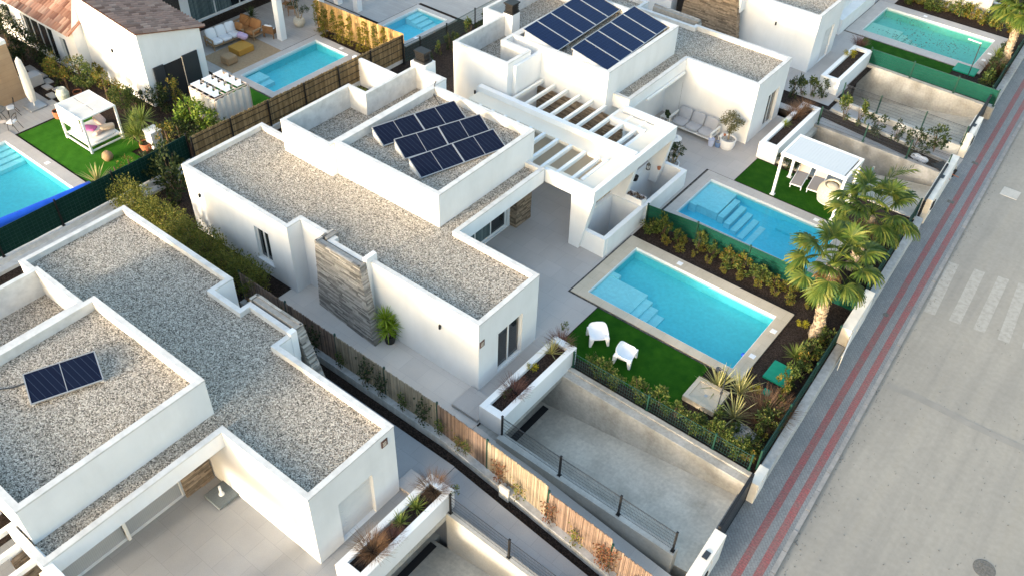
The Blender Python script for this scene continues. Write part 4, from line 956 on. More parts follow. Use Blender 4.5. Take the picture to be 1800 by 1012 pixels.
for r, (A, B, D) in enumerate((((-24.58,22.42),(-23.38,26.39),(-24.01,22.18)), ((-23.22,22.36),(-21.79,26.26),(-22.53,21.95)), ((-21.80,21.75),(-20.59,25.74),(-21.08,21.59)))):
    A, B, D = Vector(A), Vector(B), Vector(D); U_ = (B-A).normalized(); L_ = (B-A).length; V_ = Vector((U_.y, -U_.x))*1.0
    for k in range(2):
        solar_panel('%s dark solar panel of the %s on the central villa roof' % (('lower left','upper right')[k], NM[r]), A-V_*.12+U_*(L_/2+.01)*k, U_*(L_/2-.02), V_*.98, .46, lift=.08)
u2 = (Vector((-22.35,7.57))-Vector((-23.12,5.65))).normalized(); v2 = Vector((u2.y, -u2.x))
solar_panel('single dark solar panel alone on the gravel roof of the nearest villa', (-23.0,5.62), u2*2.1, v2*1.14, .34)
m = MB(); m.tube([(-22.9,5.6,4.56),(-23.1,5.2,4.53),(-23.6,4.6,4.53),(-24.4,3.9,4.53)], .025, 6); solo(m, 'cable', M['anthracite'], 'dark cable running over the gravel from the single solar panel', 'cable')
OW = ['first','second','third','fourth','fifth']
u3 = Vector((-.035, 1)).normalized(); v3 = Vector((1, .015))
for r, (cx, cy, nm) in enumerate(((-25.10,33.5,'left blue array'),(-22.14,33.5,'right blue array'))):
    for k in range(5):
        a = Vector((cx, cy))+u3*1.2*k
        solar_panel('%s blue solar panel from the near end of the %s' % (OW[k], nm), a, u3*1.17, v3*2.12, .72, cell='cell_blue', mid=False, lift=.26, wedge=(k == 0))
# ============================================================ HOUSES AT UPPER LEFT
def tile_roof(root, a, b, c, d, seed=1, m='rooftile', tw=.26, tl=.42):
    "a-b eave (left to right), d-c ridge; half-round tiles run from ridge to eave"
    rnd = random.Random(seed); a, b, c, d = map(Vector, (a, b, c, d)); mb = MB()
    nu = max(2, int((b-a).length/tw)); nv = max(2, int(((d-a).length+(c-b).length)/2/tl))
    nr = (b-a).cross(d-a).normalized()
    if nr.z < 0: nr = -nr
    for i in range(nu):
        for j in range(nv):
            u0, u1 = i/nu, (i+1)/nu; w0, w1 = j/nv-.15/nv, (j+1)/nv
            lerp = lambda u, w: (a+(b-a)*u)*(1-w)+(d+(c-d)*u)*w
            lift = nr*rnd.uniform(.0, .02)
            P0, P1, Q0, Q1 = lerp(u0+.05/nu,w0), lerp(u1-.2/nu,w0), lerp(u0+.12/nu,w1), lerp(u1-.28/nu,w1)
            n0 = len(mb.v); K = 5
            for (A, B, h) in ((P0, P1, .12), (Q0, Q1, .085)):
                for k in range(K):
                    t = k/(K-1); mb.v.append(tuple(A+(B-A)*t + nr*(h*math.sin(math.pi*t)) + lift))
            for k in range(K-1): mb.f.append((n0+k, n0+k+1, n0+K+k+1, n0+K+k))
    o = mb.build('tiled_roof', M[m], root); mb = MB(); mb.quad(a-nr*.03, b-nr*.03, c-nr*.03, d-nr*.03); mb.build('roof_underlay', M['terracotta'], o)
    return o
th = thing('tile_roofed_house', 'white house with weathered clay tile roofs and dark wooden shutters', 'house', (-45,24,0))
w = MB()
# front block: mono pitch falling to the right (+y)
Z1, Z2 = 4.25, 3.25
w.face([(-40.7,21.6,0),(-40.7,25.25,0),(-40.7,25.25,Z2),(-40.7,21.6,Z1)][0:4])
w.quad((-46.0,21.5,0),(-40.7,21.6,0),(-40.7,21.6,Z1),(-46.0,21.5,Z1+.5)); w.quad((-40.7,25.25,0),(-46,25.25,0),(-46,25.25,Z2),(-40.7,25.25,Z2))
w.quad((-46.0,20.9,0),(-46.0,21.5,0),(-46,21.5,4.7),(-46,20.9,2.9)); w.quad((-46,21.5,4.0),(-46,25.3,4.0),(-46,25.3,5.2),(-46,21.5,4.75))
wall_face(w, (-60,20.9), (-46,20.9), 0, 2.75, [(6.4,7.1,.5,2.1),(8.3,11.6,.1,2.15),(12.3,12.9,.4,2.0)])
w.build('wall', M['white'], th)
w = MB(); wall_face(w, (-47,28.2), (-47,40), 0, 3.4, [(.6,6.2,.05,2.7)]); w.build('terrace_wall', M['white'], th); w = MB(); w.box(-47.2,25.25,0,-46.0,25.45,3.3); w.build('wall_return', M['white'], th)
glazing(th, (-47,28.2), (-47,40), .6, 6.2, .05, 2.7, n=3, name='sliding_door', curtain=.55)
for s0, s1, h0, h1 in ((6.4,7.1,.5,2.1),(8.3,11.6,.1,2.15),(12.3,12.9,.4,2.0)): glazing(th, (-60,20.9), (-46,20.9), s0, s1, h0, h1, n=4 if s1-s0 > 2 else 1, name='window')
w = MB(); w.box(-40.69,22.35,.0,-40.66,23.9,2.05); o = w.build('doorway', M['dark'], th)
for y0, y1 in ((22.0,22.62),(23.8,24.75)):
    w = MB(); w.box(-40.655,y0,.05,-40.58,y1,2.15)
    for k in range(2): w.box(-40.58,y0+.07,.15+1.0*k,-40.565,y1-.07,1.05+1.0*k)
    w.build('shutter', M['anthracite'], th)
w = MB(); w.box(-40.72,23.78,.0,-40.6,23.83,2.1); w.build('door_frame', M['cream'], th)
spot(th, -43.4, 21.5, 2.4)
tile_roof(th, (-40.55,25.5,Z2-.02), (-46.3,25.5,Z2+.3), (-46.3,21.45,Z1+.65), (-40.55,21.5,Z1+.02), 2, 'rooftile_dark')
tile_roof(th, (-60,20.6,2.72), (-45.9,20.6,2.72), (-45.9,24.6,4.9), (-60,24.6,4.9), 3)
tile_roof(th, (-44.4,27.6,3.35), (-44.4,40.2,3.35), (-50.5,40.2,5.6), (-50.5,26.6,5.6), 4)
tile_roof(th, (-46.2,24.6,5.2), (-46.2,27.8,3.9), (-52,28.0,5.8), (-52,24.6,5.8), 6, 'rooftile')
w = MB(); w.box(-48.2,28.0,4.4,-46.9,31.0,5.9); w.build('chimney', M['white'], th)
w = MB()
for y in (31.2, 34.4):
    w = MB(); w.box(-41.75,y-.2,0,-41.35,y+.2,3.3); w.build('column', M['white'], th)
w = MB(); w.box(-44.6,27.5,3.15,-44.3,40,3.36); w.build('eave_beam', M['frame'], th)
th2 = thing('beige_house', 'beige stone clad house corner with glass doors at the far left edge', 'house', (-46.6,14,0))
w = MB(); w.box(-52,15.6,0,-46.7,17.7,3.4); w.build('clad_wall', M['sand'], th2)
w = MB(); w.box(-52,8,3.3,-46.4,17.6,3.5); w.build('roof_edge', M['whitemetal'], th2)
w = MB(); wall_face(w, (-46.65,9), (-46.65,15.58), 0, 3.3, [(.5,6.3,.05,2.7)]); w.build('wall', M['white'], th2)
glazing(th2, (-46.65,9), (-46.65,15.58), .5, 6.3, .05, 2.7, n=3, name='sliding_door', curtain=.9, m='glass2')
th3 = thing('white_house', 'white house edge with square columns at the top behind the golden fence', 'house', (-43,37.5,0))
w = MB(); w.box(-50,37.5,0,-44.2,46,3.2); w.build('wall', M['white'], th3)
for x, y in ((-42.6,36.8),(-40.9,36.9)): 
    w = MB(); w.box(x-.2,y-.2,0,x+.2,y+.2,3.0); w.build('column', M['white'], th3)
w = MB(); w.box(-44.2,36.5,3.0,-40.6,37.2,3.3); w.build('beam', M['white'], th3)
glazing(th3, (-44.19,37.6), (-44.19,44), .3, 5.5, .05, 2.6, n=3, name='sliding_door')
# ============================================================ FURNITURE
def legs4(mb, x0, y0, x1, y1, z, w=.05): 
    for x in (x0, x1):
        for y in (y0, y1): mb.box(x-w/2, y-w/2, 0, x+w/2, y+w/2, z)
# moulded white chairs (rounded shell, four splayed legs)
def moulded_chair():
    t = thing('moulded_chair', 'x', 'chair'); m = MB()
    # seat shell: rings from seat to rim, front (+y side) low
    NN = 20; rings = []
    for (sx, sy, z, zb) in ((.17,.17,.36,.0), (.27,.26,.39,.03), (.35,.33,.44,.10), (.385,.355,.52,.18), (.405,.375,.52,.18), (.385,.36,.42,.05), (.355,.335,.33,0)):
        r = []
        for k in range(NN):
            a = 2*math.pi*k/NN; e = .55; ca, sa = math.cos(a), math.sin(a)
            x = math.copysign(abs(ca)**e, ca)*sx; y = math.copysign(abs(sa)**e, sa)*sy
            back = max(0, -sa); fr = max(0, sa)
            r.append(Vector((x, y, z + zb*back - (.1 if zb > .1 else zb)*fr**2)))
        rings.append(r)
    n0 = len(m.v)
    for r in rings: m.v += [tuple(p) for p in r]
    for i in range(len(rings)-1):
        for k in range(NN):
            k2 = (k+1) % NN; m.f.append((n0+i*NN+k, n0+i*NN+k2, n0+(i+1)*NN+k2, n0+(i+1)*NN+k))
    m.f.append(tuple(n0+k for k in reversed(range(NN))))
    m.build('seat_shell', M['plastic_white'], t, smooth=True)
    for sx in (-1, 1):
        for sy in (-1, 1):
            l = MB(); x, y = sx*.30, sy*.28; l.hexa([(x*1.22-.045,y*1.2-.045,0),(x*1.22+.045,y*1.2-.045,0),(x*1.22+.045,y*1.2+.045,0),(x*1.22-.045,y*1.2+.045,0),(x-.1,y-.1,.45),(x+.1,y-.1,.45),(x+.1,y+.1,.45),(x-.1,y+.1,.45)]); l.build('leg', M['plastic_white'], t, bevel=.02)
    return Proto(t)
mc = moulded_chair()
mc.put(P(1050,597,.03)-Vector((0,0,.02)), R_(-135), 1.0, 'white moulded chair on the lawn nearer to the planter', 'white chairs on the lawn')
mc.put(P(1098,632,.03)-Vector((0,0,.02)), R_(-80), 1.0, 'white moulded chair on the lawn nearer to the shower tray', 'white chairs on the lawn')
# patio sofa
def sofa(label, loc, rz, w=2.3, d=.85, seats=3, frame='whitemetal', cush='cush_grey', backh=.85):
    t = thing('sofa', label, 'sofa'); m = MB()
    legs4(m, -w/2+.03, -d/2+.03, w/2-.03, d/2-.03, .3, .06); m.box(-w/2,-d/2,.24,w/2,d/2,.3)
    for s in (-1, 1): m.box(s*w/2-.04, -d/2, .3, s*w/2+.04, -d/2+.06, .62); m.box(s*w/2-.04, d/2-.06, .3, s*w/2+.04, d/2, .62); m.box(s*w/2-.05, -d/2, .6, s*w/2+.05, d/2, .66)
    m.build('frame', M[frame], t)
    for k in range(seats):
        x = -w/2+.07+(w-.14)*(k+.5)/seats; c = MB(); c.cushion((x,-.06,.39), (w-.14)/seats/2-.01, d/2-.06, .085); c.build('seat_cushion', M[cush], t, smooth=True)
        c = MB(); n0 = len(c.v); c.cushion((0,0,0), (w-.14)/seats/2-.01, .33, .085)
        T = Matrix.Translation((x, d/2-.1, .68)) @ Matrix.Rotation(R_(70), 4, 'X'); c.v = [tuple(T @ Vector(v)) for v in c.v]
        c.build('back_cushion', M[cush], t, smooth=True)
    t.location = loc; t.rotation_euler = (0, 0, rz); return t
sofa('long grey cushioned three seat sofa with white frame against the patio wall', (-17.35,38.62,0), 0, 2.5, .95)
def side_table(label, loc, s=.5, h=.45, rz=0, m='whitemetal'):
    t = thing('side_table', label, 'table'); a = MB(); a.box(-s/2,-s/2,h-.03,s/2,s/2,h); a.build('table_top', M[m], t)
    a = MB()
    for sx in (-1,1):
        for sy in (-1,1): a.box(sx*(s/2-.03)-.015, sy*(s/2-.03)-.015, 0, sx*(s/2-.03)+.015, sy*(s/2-.03)+.015, h-.03)
    for sx in (-1,1): a.box(sx*(s/2-.03)-.015,-s/2+.04,.0,sx*(s/2-.03)+.015,s/2-.04,.03)
    a.build('table_frame', M[m], t); t.location = loc; t.rotation_euler = (0,0,rz); return t
side_table('small white side table at the patio wall end of the grey sofa', (-15.6,38.7,0), .45, .46)
side_table('small white side table with dark pots at the house end of the grey sofa', (-18.95,38.45,0), .5, .46)
def pot(label, loc, r=.3, h=.5, m='whitemetal', prof=None, soil='soil2', name='plant_pot', cat='plant pot'):
    t = thing(name, label, cat, loc); a = MB(); L = loc
    prof = prof or [(r*.78,0),(r*.95,h*.4),(r,h),(r*.9,h),(r*.88,h*.86)]
    a.lathe(L, prof, 20); a.build('vessel', M[m], t, smooth=False)
    if soil:
        a = MB(); a.lathe((L[0],L[1],L[2]+h*.86), [(r*.86,0),(r*.86,.004)], 18); a.build('soil', M[soil], t)
    return t
m = MB(); c = Vector((-15.6,38.72,.46)); m.lathe(c, [(.06,0),(.075,.1),(.06,.1)], 12); solo(m, 'flower_pot', M['terracotta'], 'tiny terracotta pot on the white side table by the sofa', 'plant pot')
for (x,y), lab in (((-18.98,38.5),'dark pot left on the white side table at the sofa end'),((-18.78,38.3),'dark pot right on the white side table at the sofa end')):
    m = MB(); m.lathe((x,y,.46), [(.09,0),(.12,.13),(.1,.13)], 12); m.blob((x,y,.66),.13,.13,.1,8,5,.25,random.Random(4)); solo(m, 'flower_pot', M['leaf_dark'], lab, 'plant pot')
c = P(1249,256); pot('pale blue enamel pot standing beside the white side table', (c.x,c.y,0), .17, .42, 'enamel', soil=None)
c = P(1261,258); pot('small blue rimmed pot next to the olive tree tub', (c.x,c.y,0), .16, .28, 'cush_blue', soil='pebble')
olive_c = P(1277,259); pot('big white ribbed tub holding the olive tree', (olive_c.x,olive_c.y,0), .42, .55, 'plastic_white', soil='pebble', name='tub')
bons_c = P(1178,300); pot('broad white bowl with white pebbles holding the cloud pruned tree', (bons_c.x,bons_c.y,0), .40, .5, 'plastic_white', soil='pebble', name='tub')
t = thing('coffee_table', 'round white coffee table with a small cup behind the pergola', 'table', (0,0,0)); c = P(1184,256)
m = MB(); m.lathe((0,0,.43), [(.36,0),(.37,.015),(.36,.03)], 24); m.build('table_top', M['whitemetal'], t)
m = MB(); ring = [(.33*math.cos(a*.3142), .33*math.sin(a*.3142), .02) for a in range(21)]; m.tube(ring, .014, 5, False)
for a in (0,2.1,4.2): m.tube([(.33*math.cos(a),.33*math.sin(a),.02),(.33*math.cos(a),.33*math.sin(a),.44)], .014, 5)
m.build('table_frame', M['whitemetal'], t); t.location = (c.x,c.y,0)
m = MB(); m.lathe((c.x+.08,c.y+.06,.461), [(.05,0),(.06,.13),(.05,.13)], 12); solo(m, 'cup', M['plastic_white'], 'white cup on the round coffee table', 'cup')
# parasol base on the nearest terrace
c = P(391,872); t = thing('parasol_base', 'grey granite parasol base with short white tube on the nearest terrace', 'parasol base', (c.x,c.y,0))
m = MB(); m.box(c.x-.42,c.y-.42,.05,c.x+.42,c.y+.42,.15); m.build('slab', M['granite'], t, bevel=.02)
m = MB(); m.lathe((c.x,c.y,.15), [(.1,0),(.1,.03),(.045,.05),(.045,.42),(.03,.42)], 14); m.build('tube', M['whitemetal'], t)
m = MB()
for sx in (-1,1):
    for sy in (-1,1): m.lathe((c.x+sx*.33,c.y+sy*.33,0), [(.05,0),(.05,.05)], 10)
m.build('caster', M['black'], t)
# gazebo on the upper lawn
t = thing('gazebo', 'white louvred gazebo standing on the lawn by the deep blue pool', 'gazebo', (-10,37.2,0)); G0 = (-11.55,36.3); G1 = (-8.45,38.2)
for x in (G0[0],G1[0]):
    for y in (G0[1],G1[1]): m = MB(); m.box(x-.06,y-.06,0,x+.06,y+.06,2.3); m.box(x-.11,y-.11,0,x+.11,y+.11,.04); m.build('post', M['whitemetal'], t)
m = MB(); m.box(G0[0]-.08,G0[1]-.08,2.3,G1[0]+.08,G0[1]+.04,2.46); m.box(G0[0]-.08,G1[1]-.04,2.3,G1[0]+.08,G1[1]+.08,2.46); m.box(G0[0]-.08,G0[1]+.04,2.3,G0[0]+.04,G1[1]-.04,2.46); m.box(G1[0]-.04,G0[1]+.04,2.3,G1[0]+.08,G1[1]-.04,2.46); m.box(-10.05,G0[1]+.04,2.33,-9.95,G1[1]-.04,2.44); m.build('beam', M['whitemetal'], t)
m = MB(); x = G0[0]+.05
while x < G1[0]-.15: m.box(x,G0[1]+.045,2.41,x+.135,G1[1]-.045,2.452); x += .14
m.build('louvre_roof', M['louvre'], t)
def lounger():
    t = thing('sun_lounger', 'x', 'sun lounger'); m = MB()
    m.box(-.3,-.95,.28,-.26,.35,.32); m.box(.26,-.95,.28,.3,.35,.32); m.box(-.3,-.97,.28,.3,-.93,.32)
    for x in (-.27,.27):
        for y in (-.8,.3): m.box(x-.02,y-.02,0,x+.02,y+.02,.28)
    m.bar((-.28,.35,.3),(-.28,.9,.72),.04,.04); m.bar((.28,.35,.3),(.28,.9,.72),.04,.04); m.build('frame', M['whitemetal'], t)
    m = MB(); m.box(-.26,-.93,.30,.26,.35,.34); m.build('seat_fabric', M['cush_taupe'], t)
    m = MB(); m.bar((0,.35,.33),(0,.9,.75),.52,.04); m.build('back_fabric', M['cush_beige'], t); return Proto(t)
M['cush_taupe'] = mat('taupe_sling_fabric', (.27,.245,.235), rough=.95)
lo = lounger()
a, b = P(1402,322), P(1428,332)
lo.put((a.x+.0,a.y+.25,0), R_(8), 1, 'sun lounger under the white gazebo nearer to the house', 'sun loungers under the gazebo'); lo.put((b.x+.05,b.y+.35,0), R_(8), 1, 'sun lounger under the white gazebo nearer to the woven pod', 'sun loungers under the gazebo')
t = thing('woven_pod', 'round pale woven rope pod chair lying under the white gazebo', 'pod chair'); m = MB(); c = P(1455,352)
for k in range(15):
    a = -1.2+2.6*k/14; r = .55*math.cos(a*.62); z = .45+.52*math.sin(a*.75)
    ring = [(r*math.cos(q*.3142)*1.05, r*math.sin(q*.3142), z + .06*math.sin(q*.3142)) for q in range(21)]; m.tube(ring, .045, 5, False)
m.blob((0,0,.52), .5,.48,.44, 14, 8); m.build('woven_shell', M['rattan_pale'], t)
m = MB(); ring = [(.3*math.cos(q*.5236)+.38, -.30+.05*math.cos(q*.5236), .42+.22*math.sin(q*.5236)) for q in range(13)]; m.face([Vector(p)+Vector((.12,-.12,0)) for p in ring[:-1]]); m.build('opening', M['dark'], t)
m = MB(); m.tube([(.52*math.cos(q*.3142), .52*math.sin(q*.3142), .03) for q in range(21)], .02, 5, False); m.build('base_ring', M['whitemetal'], t); t.location = (c.x,c.y,0)
# glass screens near the gazebo
t = thing('glass_screen', 'turquoise tinted glass screen beside the white gazebo', 'screen', (-8.2,38.4,0)); m = MB(); m.box(-8.25,38.2,0,-8.2,40.1,1.1); m.build('pane', M['tealglass'], t)
for y in (38.2,39.15,40.1): m = MB(); m.box(-8.27,y-.02,0,-8.18,y+.02,1.14); m.build('bracket', M['greymetal'], t)
# succulent box on the light well wall
c = P(1118,353,1.0); t = thing('succulent_box', 'white box of brown succulents on the light well wall', 'planter box', (c.x,c.y,1.0))
m = MB(); m.box(c.x-.55,c.y-.2,1.0,c.x+.4,c.y+.22,1.02); m.box(c.x-.55,c.y-.2,1.02,c.x+.4,c.y-.17,1.28); m.box(c.x-.55,c.y+.19,1.02,c.x+.4,c.y+.22,1.28); m.box(c.x-.55,c.y-.17,1.02,c.x-.52,c.y+.19,1.28); m.box(c.x+.37,c.y-.17,1.02,c.x+.4,c.y+.19,1.28); m.build('box', M['plastic_white'], t)
rnd = random.Random(9); m = MB()
for i in range(16):
    x, y = c.x-.45+.055*i, c.y+rnd.uniform(-.12,.14)
    for k in range(9): 
        a = k*2.4; s = .11; m.tri((x,y,1.22), (x+s*math.cos(a-.3)*.6,y+s*math.sin(a-.3)*.6,1.3), (x+s*math.cos(a+.25),y+s*math.sin(a+.25),1.34+.03*rnd.random()))
m.build('rosettes', M['succ'], t)
# things under the pergola
def oblock(name, lab, cat, m_, px, z0, dx, dy, h, bevel=.03):
    c = P(*px, z0); m = MB(); m.box(c.x-dx,c.y-dy,z0,c.x+dx,c.y+dy,z0+h); return solo(m, name, M[m_], lab, cat, bevel=bevel)
oblock('ottoman', 'mustard ottoman seen between the pergola slats', 'ottoman', 'cush_mustard', (980,275), 0, .55, .45, .38)
oblock('doormat', 'dark mat on the tiles under the central villa pergola', 'mat', 'anthracite', (1052,310), 0.001, .5, .45, .012, 0)
c = P(1012,283); pot('round grey pot standing under the pergola slats', (c.x,c.y,0), .38, .55, 'graypot')
c = P(979,281,0.6); m = MB(); m.lathe((c.x,c.y+.1,2.2), [(.06,0),(.08,.2),(.03,.22)], 12); 
def armchair(lab, px, rz, m1='whitemetal', m2='cush_grey'):
    t = thing('garden_armchair', lab, 'armchair'); m = MB(); legs4(m,-.3,-.3,.3,.3,.3,.045)
    for s in (-1,1): m.box(s*.32-.03,-.33,.3,s*.32+.03,.33,.58)
    m.box(-.35,.28,.3,.35,.34,.78); m.build('frame', M[m1], t); m = MB(); m.cushion((0,-.02,.36),.28,.28,.07); m.build('seat_cushion', M[m2], t, smooth=True); m = MB(); m.cushion((0,.24,.62),.27,.07,.2); m.build('back_cushion', M[m2], t, smooth=True)
    c = P(*px); t.location = (c.x,c.y,0); t.rotation_euler = (0,0,rz); return t
armchair('grey armchair seen through the last slats of the far pergola bay', (1095,238), R_(200)); armchair('grey armchair nearest the pier in the far pergola bay', (1112,230), R_(120))
def lantern(lab, px, z):
    c = P(*px, z); t = thing('lantern', lab, 'lantern', (c.x,c.y,z)); m = MB(); m.lathe((c.x,c.y,z), [(.1,0),(.11,.02),(.09,.03)], 10); m.lathe((c.x,c.y,z+.27), [(.11,0),(.03,.1),(.02,.13)], 10)
    for k in range(6): m.tube([(c.x+.1*math.cos(k*1.047),c.y+.1*math.sin(k*1.047),z+.02),(c.x+.1*math.cos(k*1.047),c.y+.1*math.sin(k*1.047),z+.28)],.01,4)
    m.build('cage', M['iron'], t); m = MB(); m.lathe((c.x,c.y,z+.03),[(.05,0),(.05,.14)],10); m.build('candle', M['cush_white'], t)
lantern('metal lantern on the inner wall of the far light well', (1139,298), .95)
m = MB(); c = P(1158,298,.95); m.lathe((c.x,c.y,.95),[(.07,0),(.1,.13),(.08,.13)],12); solo(m,'flower_pot',M['terracotta'],'small terracotta pot on the far light well wall','plant pot')
m = MB(); c = P(1116,315,.95); m.lathe((c.x,c.y,.9),[(.13,0),(.17,.22),(.13,.22)],12); solo(m,'flower_pot',M['black'],'black pot on the corner of the far light well','plant pot')
c = P(1045,365,1.0); pot('white pot with black pattern on the near light well wall', (c.x-.2,c.y,1.0), .17, .34, 'plastic_white', soil=None)
# garden lamp upper right
c = P(1700,137); t = thing('garden_lamp', 'slim dark garden lamp with flat head beside the greenish pool', 'lamp', (c.x,c.y,0)); m = MB(); m.tube([(c.x,c.y,0),(c.x,c.y,2.2)],.03,8); m.build('pole', M['anthracite'], t); m = MB(); m.bar((c.x+.02,c.y,2.2),(c.x-.75,c.y,2.24),.1,.035); m.build('lamp_head', M['whitemetal'], t)
# ---------- far left garden
t = thing('daybed', 'white framed daybed with fabric canopy and scattered cushions on the lawn', 'daybed', (-40.4,17.9,0)); X0,X1,Y0,Y1 = -41.5,-39.3,16.95,18.75
for x in (X0,X1):
    for y in (Y0,Y1): m = MB(); m.box(x-.05,y-.05,0,x+.05,y+.05,1.95); m.build('post', M['whitemetal'], t)
m = MB(); m.box(X0,Y0-.04,.1,X1,Y0+.04,.16); m.box(X0,Y1-.04,.1,X1,Y1+.04,.16); m.box(X0-.04,Y0+.04,.1,X0+.04,Y1-.04,.16); m.box(X1-.04,Y0+.04,.1,X1+.04,Y1-.04,.16); m.box(X0+.05,Y0+.05,.32,X1-.05,Y1-.05,.38)
m.build('bed_frame', M['whitemetal'], t); m = MB()
for y in (Y0,Y1): m.box(X0,y-.03,1.9,X1,y+.03,1.97)
for x in (X0,(X0+X1)/2,X1): m.box(x-.03,Y0+.03,1.9,x+.03,Y1-.03,1.965)
m.build('canopy_frame', M['whitemetal'], t)
m = MB(); n = 10
for i in range(n):
    for j in range(2):
        xa, xb = X0+(X1-X0)*i/n, X0+(X1-X0)*(i+1)/n; f = lambda x: 1.95-.05*math.sin((x-X0)/(X1-X0)*6.283)**2; ya, yb = (Y0,(Y0+Y1)/2) if j == 0 else ((Y0+Y1)/2+.03,Y1)
        m.hexa([(xa,ya,f(xa)),(xb,ya,f(xb)),(xb,yb,f(xb)),(xa,yb,f(xa)),(xa,ya,f(xa)+.012),(xb,ya,f(xb)+.012),(xb,yb,f(xb)+.012),(xa,yb,f(xa)+.012)])
m.build('canopy', M['canvas'], t)
m = MB(); m.box(X0+.03,Y0-.02,1.0,X0+1.9,Y0-.005,1.93); m.build('side_curtain', M['canvas'], t)
m = MB(); m.cushion((-40.4,17.85,.44),.98,.8,.07); m.build('mattress', M['cush_white'], t, smooth=True)
def cushions(root_label, items):
    for lab, c, hx, hy, hz, rz, tl, mm in items:
        m = MB(); m.cushion(c,hx,hy,hz,rz,tl); solo(m,'cushion',M[mm],lab,'cushion',smooth=True)
cushions('', [('pink patterned cushion propped at the back of the daybed',(-40.7,18.45,.72),.32,.3,.1,R_(40),R_(55),'cush_pink'),('large beige cushion leaning on the right end of the daybed',(-39.75,18.3,.7),.34,.34,.11,R_(-20),R_(-50),'cush_beige'),('small beige cushion in front on the daybed',(-39.85,17.75,.6),.22,.22,.08,R_(15),R_(-30),'cush_pink'),('white cushion at the near left corner of the daybed',(-40.9,17.35,.58),.3,.24,.08,R_(20),0.2,'cush_white'),('magenta throw lying in the middle of the daybed',(-40.6,17.8,.56),.33,.24,.05,R_(30),0,'cush_magenta')])
# parasol closed
c = P(62,188); t = thing('closed_parasol', 'tall folded white cantilever parasol beside the beige house', 'parasol', (c.x,c.y,0))
m = MB(); m.tube([(c.x,c.y,.35),(c.x-.02,c.y,.8),(c.x-.02,c.y+.02,2.0),(c.x-.02,c.y,2.7),(c.x,c.y,2.85)], [.17,.24,.21,.15,.06], 9); m.build('folded_canopy', M['canvas'], t)
m = MB(); m.tube([(c.x,c.y,0),(c.x,c.y,2.9)], .04, 8); m.build('pole', M['whitemetal'], t); m = MB(); m.box(c.x-.45,c.y-.45,0,c.x+.45,c.y+.45,.09); m.build('base_plate', M['greymetal'], t, bevel=.02)
oblock('storage_chest', 'grey chest standing behind the folded parasol', 'chest', 'graypot', (57,150), 0, .35, .55, .6)
def metal_chair(lab, px, rz):
    t = thing('bistro_chair', lab, 'chair'); m = MB(); 
    for x in (-.2,.2):
        m.tube([(x,-.22,0),(x*.9,-.15,.44)],.016,5); m.tube([(x*1.1,.35,0),(x,.15,.44),(x,.25,.9)],.016,5)
    m.tube([(-.2,.25,.9),(0,.27,.95),(.2,.25,.9)],.016,5); m.tube([(-.2,.22,.7),(.2,.22,.7)],.013,5); m.build('frame', M['black'], t)
    m = MB(); m.cushion((0,0,.47),.22,.2,.035); m.build('seat_cushion', M['cush_white'], t, smooth=True); c = P(*px); t.location = (c.x,c.y,0); t.rotation_euler = (0,0,rz)
metal_chair('black wire bistro chair with white seat at the round table, lower one', (26,228), R_(-60)); metal_chair('black wire bistro chair with white seat behind the round table', (24,203), R_(-20))
t = thing('bistro_table', 'dark round bistro table at the far left edge', 'table'); m = MB(); m.lathe((0,0,.7),[(.42,0),(.43,.02),(.42,.04)],22); m.build('table_top', M['iron'], t); m = MB()
for k in range(4): m.tube([(.1*math.cos(k*1.57),.1*math.sin(k*1.57),.7),(.33*math.cos(k*1.57),.33*math.sin(k*1.57),0)],.018,5)
m.build('leg_frame', M['black'], t); c = P(2,215); t.location = (c.x,c.y,0)
c = P(2,215,.74); m = MB(); m.lathe((c.x+.05,c.y+.05,.741),[(.14,0),(.17,.015),(.15,.02)],18); solo(m,'plate',M['cush_beige'],'beige plate on the dark bistro table','plate')
c = P(116,183); pot('tall mottled ceramic urn at the edge of the planting', (c.x,c.y,0), .33, .95, 'ceramic', prof=[(.16,0),(.3,.35),(.34,.65),(.24,.9),(.2,.95),(.15,.93)], soil=None, name='urn', cat='urn')
c = P(104,207); pot('terracotta pot with a small plant beside the daybed', (c.x,c.y,0), .25, .42, 'terracotta')
c = P(139,172); pot('terracotta pot half hidden by the daybed canopy', (c.x,c.y,0), .24, .4, 'terracotta')
c = P(191,281); m = MB(); m.lathe((c.x,c.y,0),[(.18,0),(.28,.2),(.24,.36),(.09,.5),(.08,.5)],16); solo(m,'vase',M['rattan'],'round brown vase standing on the lawn','vase',smooth=True)
c = P(258,262); pot('broad terracotta pot by the netting fence', (c.x,c.y,0), .3, .38, 'terracotta')
c = P(275,258); m = MB(); m.box(c.x-.3,c.y-.3,0,c.x+.3,c.y+.3,.95); m.box(c.x-.34,c.y-.34,.95,c.x+.34,c.y+.34,1.03); solo(m,'square_planter',M['white'],'square white masonry pillar by the dark green netting','pillar',bevel=.02)
# stepping stones
for i, q in enumerate(((52,120),(61,126),(73,133),(84,143),(83,153),(102,158),(91,168),(91,181))):
    c = P(*q); m = MB(); m.hexa([(c.x-.3,c.y-.2,-.04),(c.x+.3,c.y-.2,-.04),(c.x+.3,c.y+.2,-.04),(c.x-.3,c.y+.2,-.04),(c.x-.29,c.y-.19,.02),(c.x+.29,c.y-.19,.02),(c.x+.29,c.y+.19,.02),(c.x-.29,c.y+.19,.02)])
    solo(m,'stepping_stone',M['coping_grey'],'%s pale stepping stone from the far end of the garden path' % ORD[i],'stepping stone','stepping stones in the dark garden path')
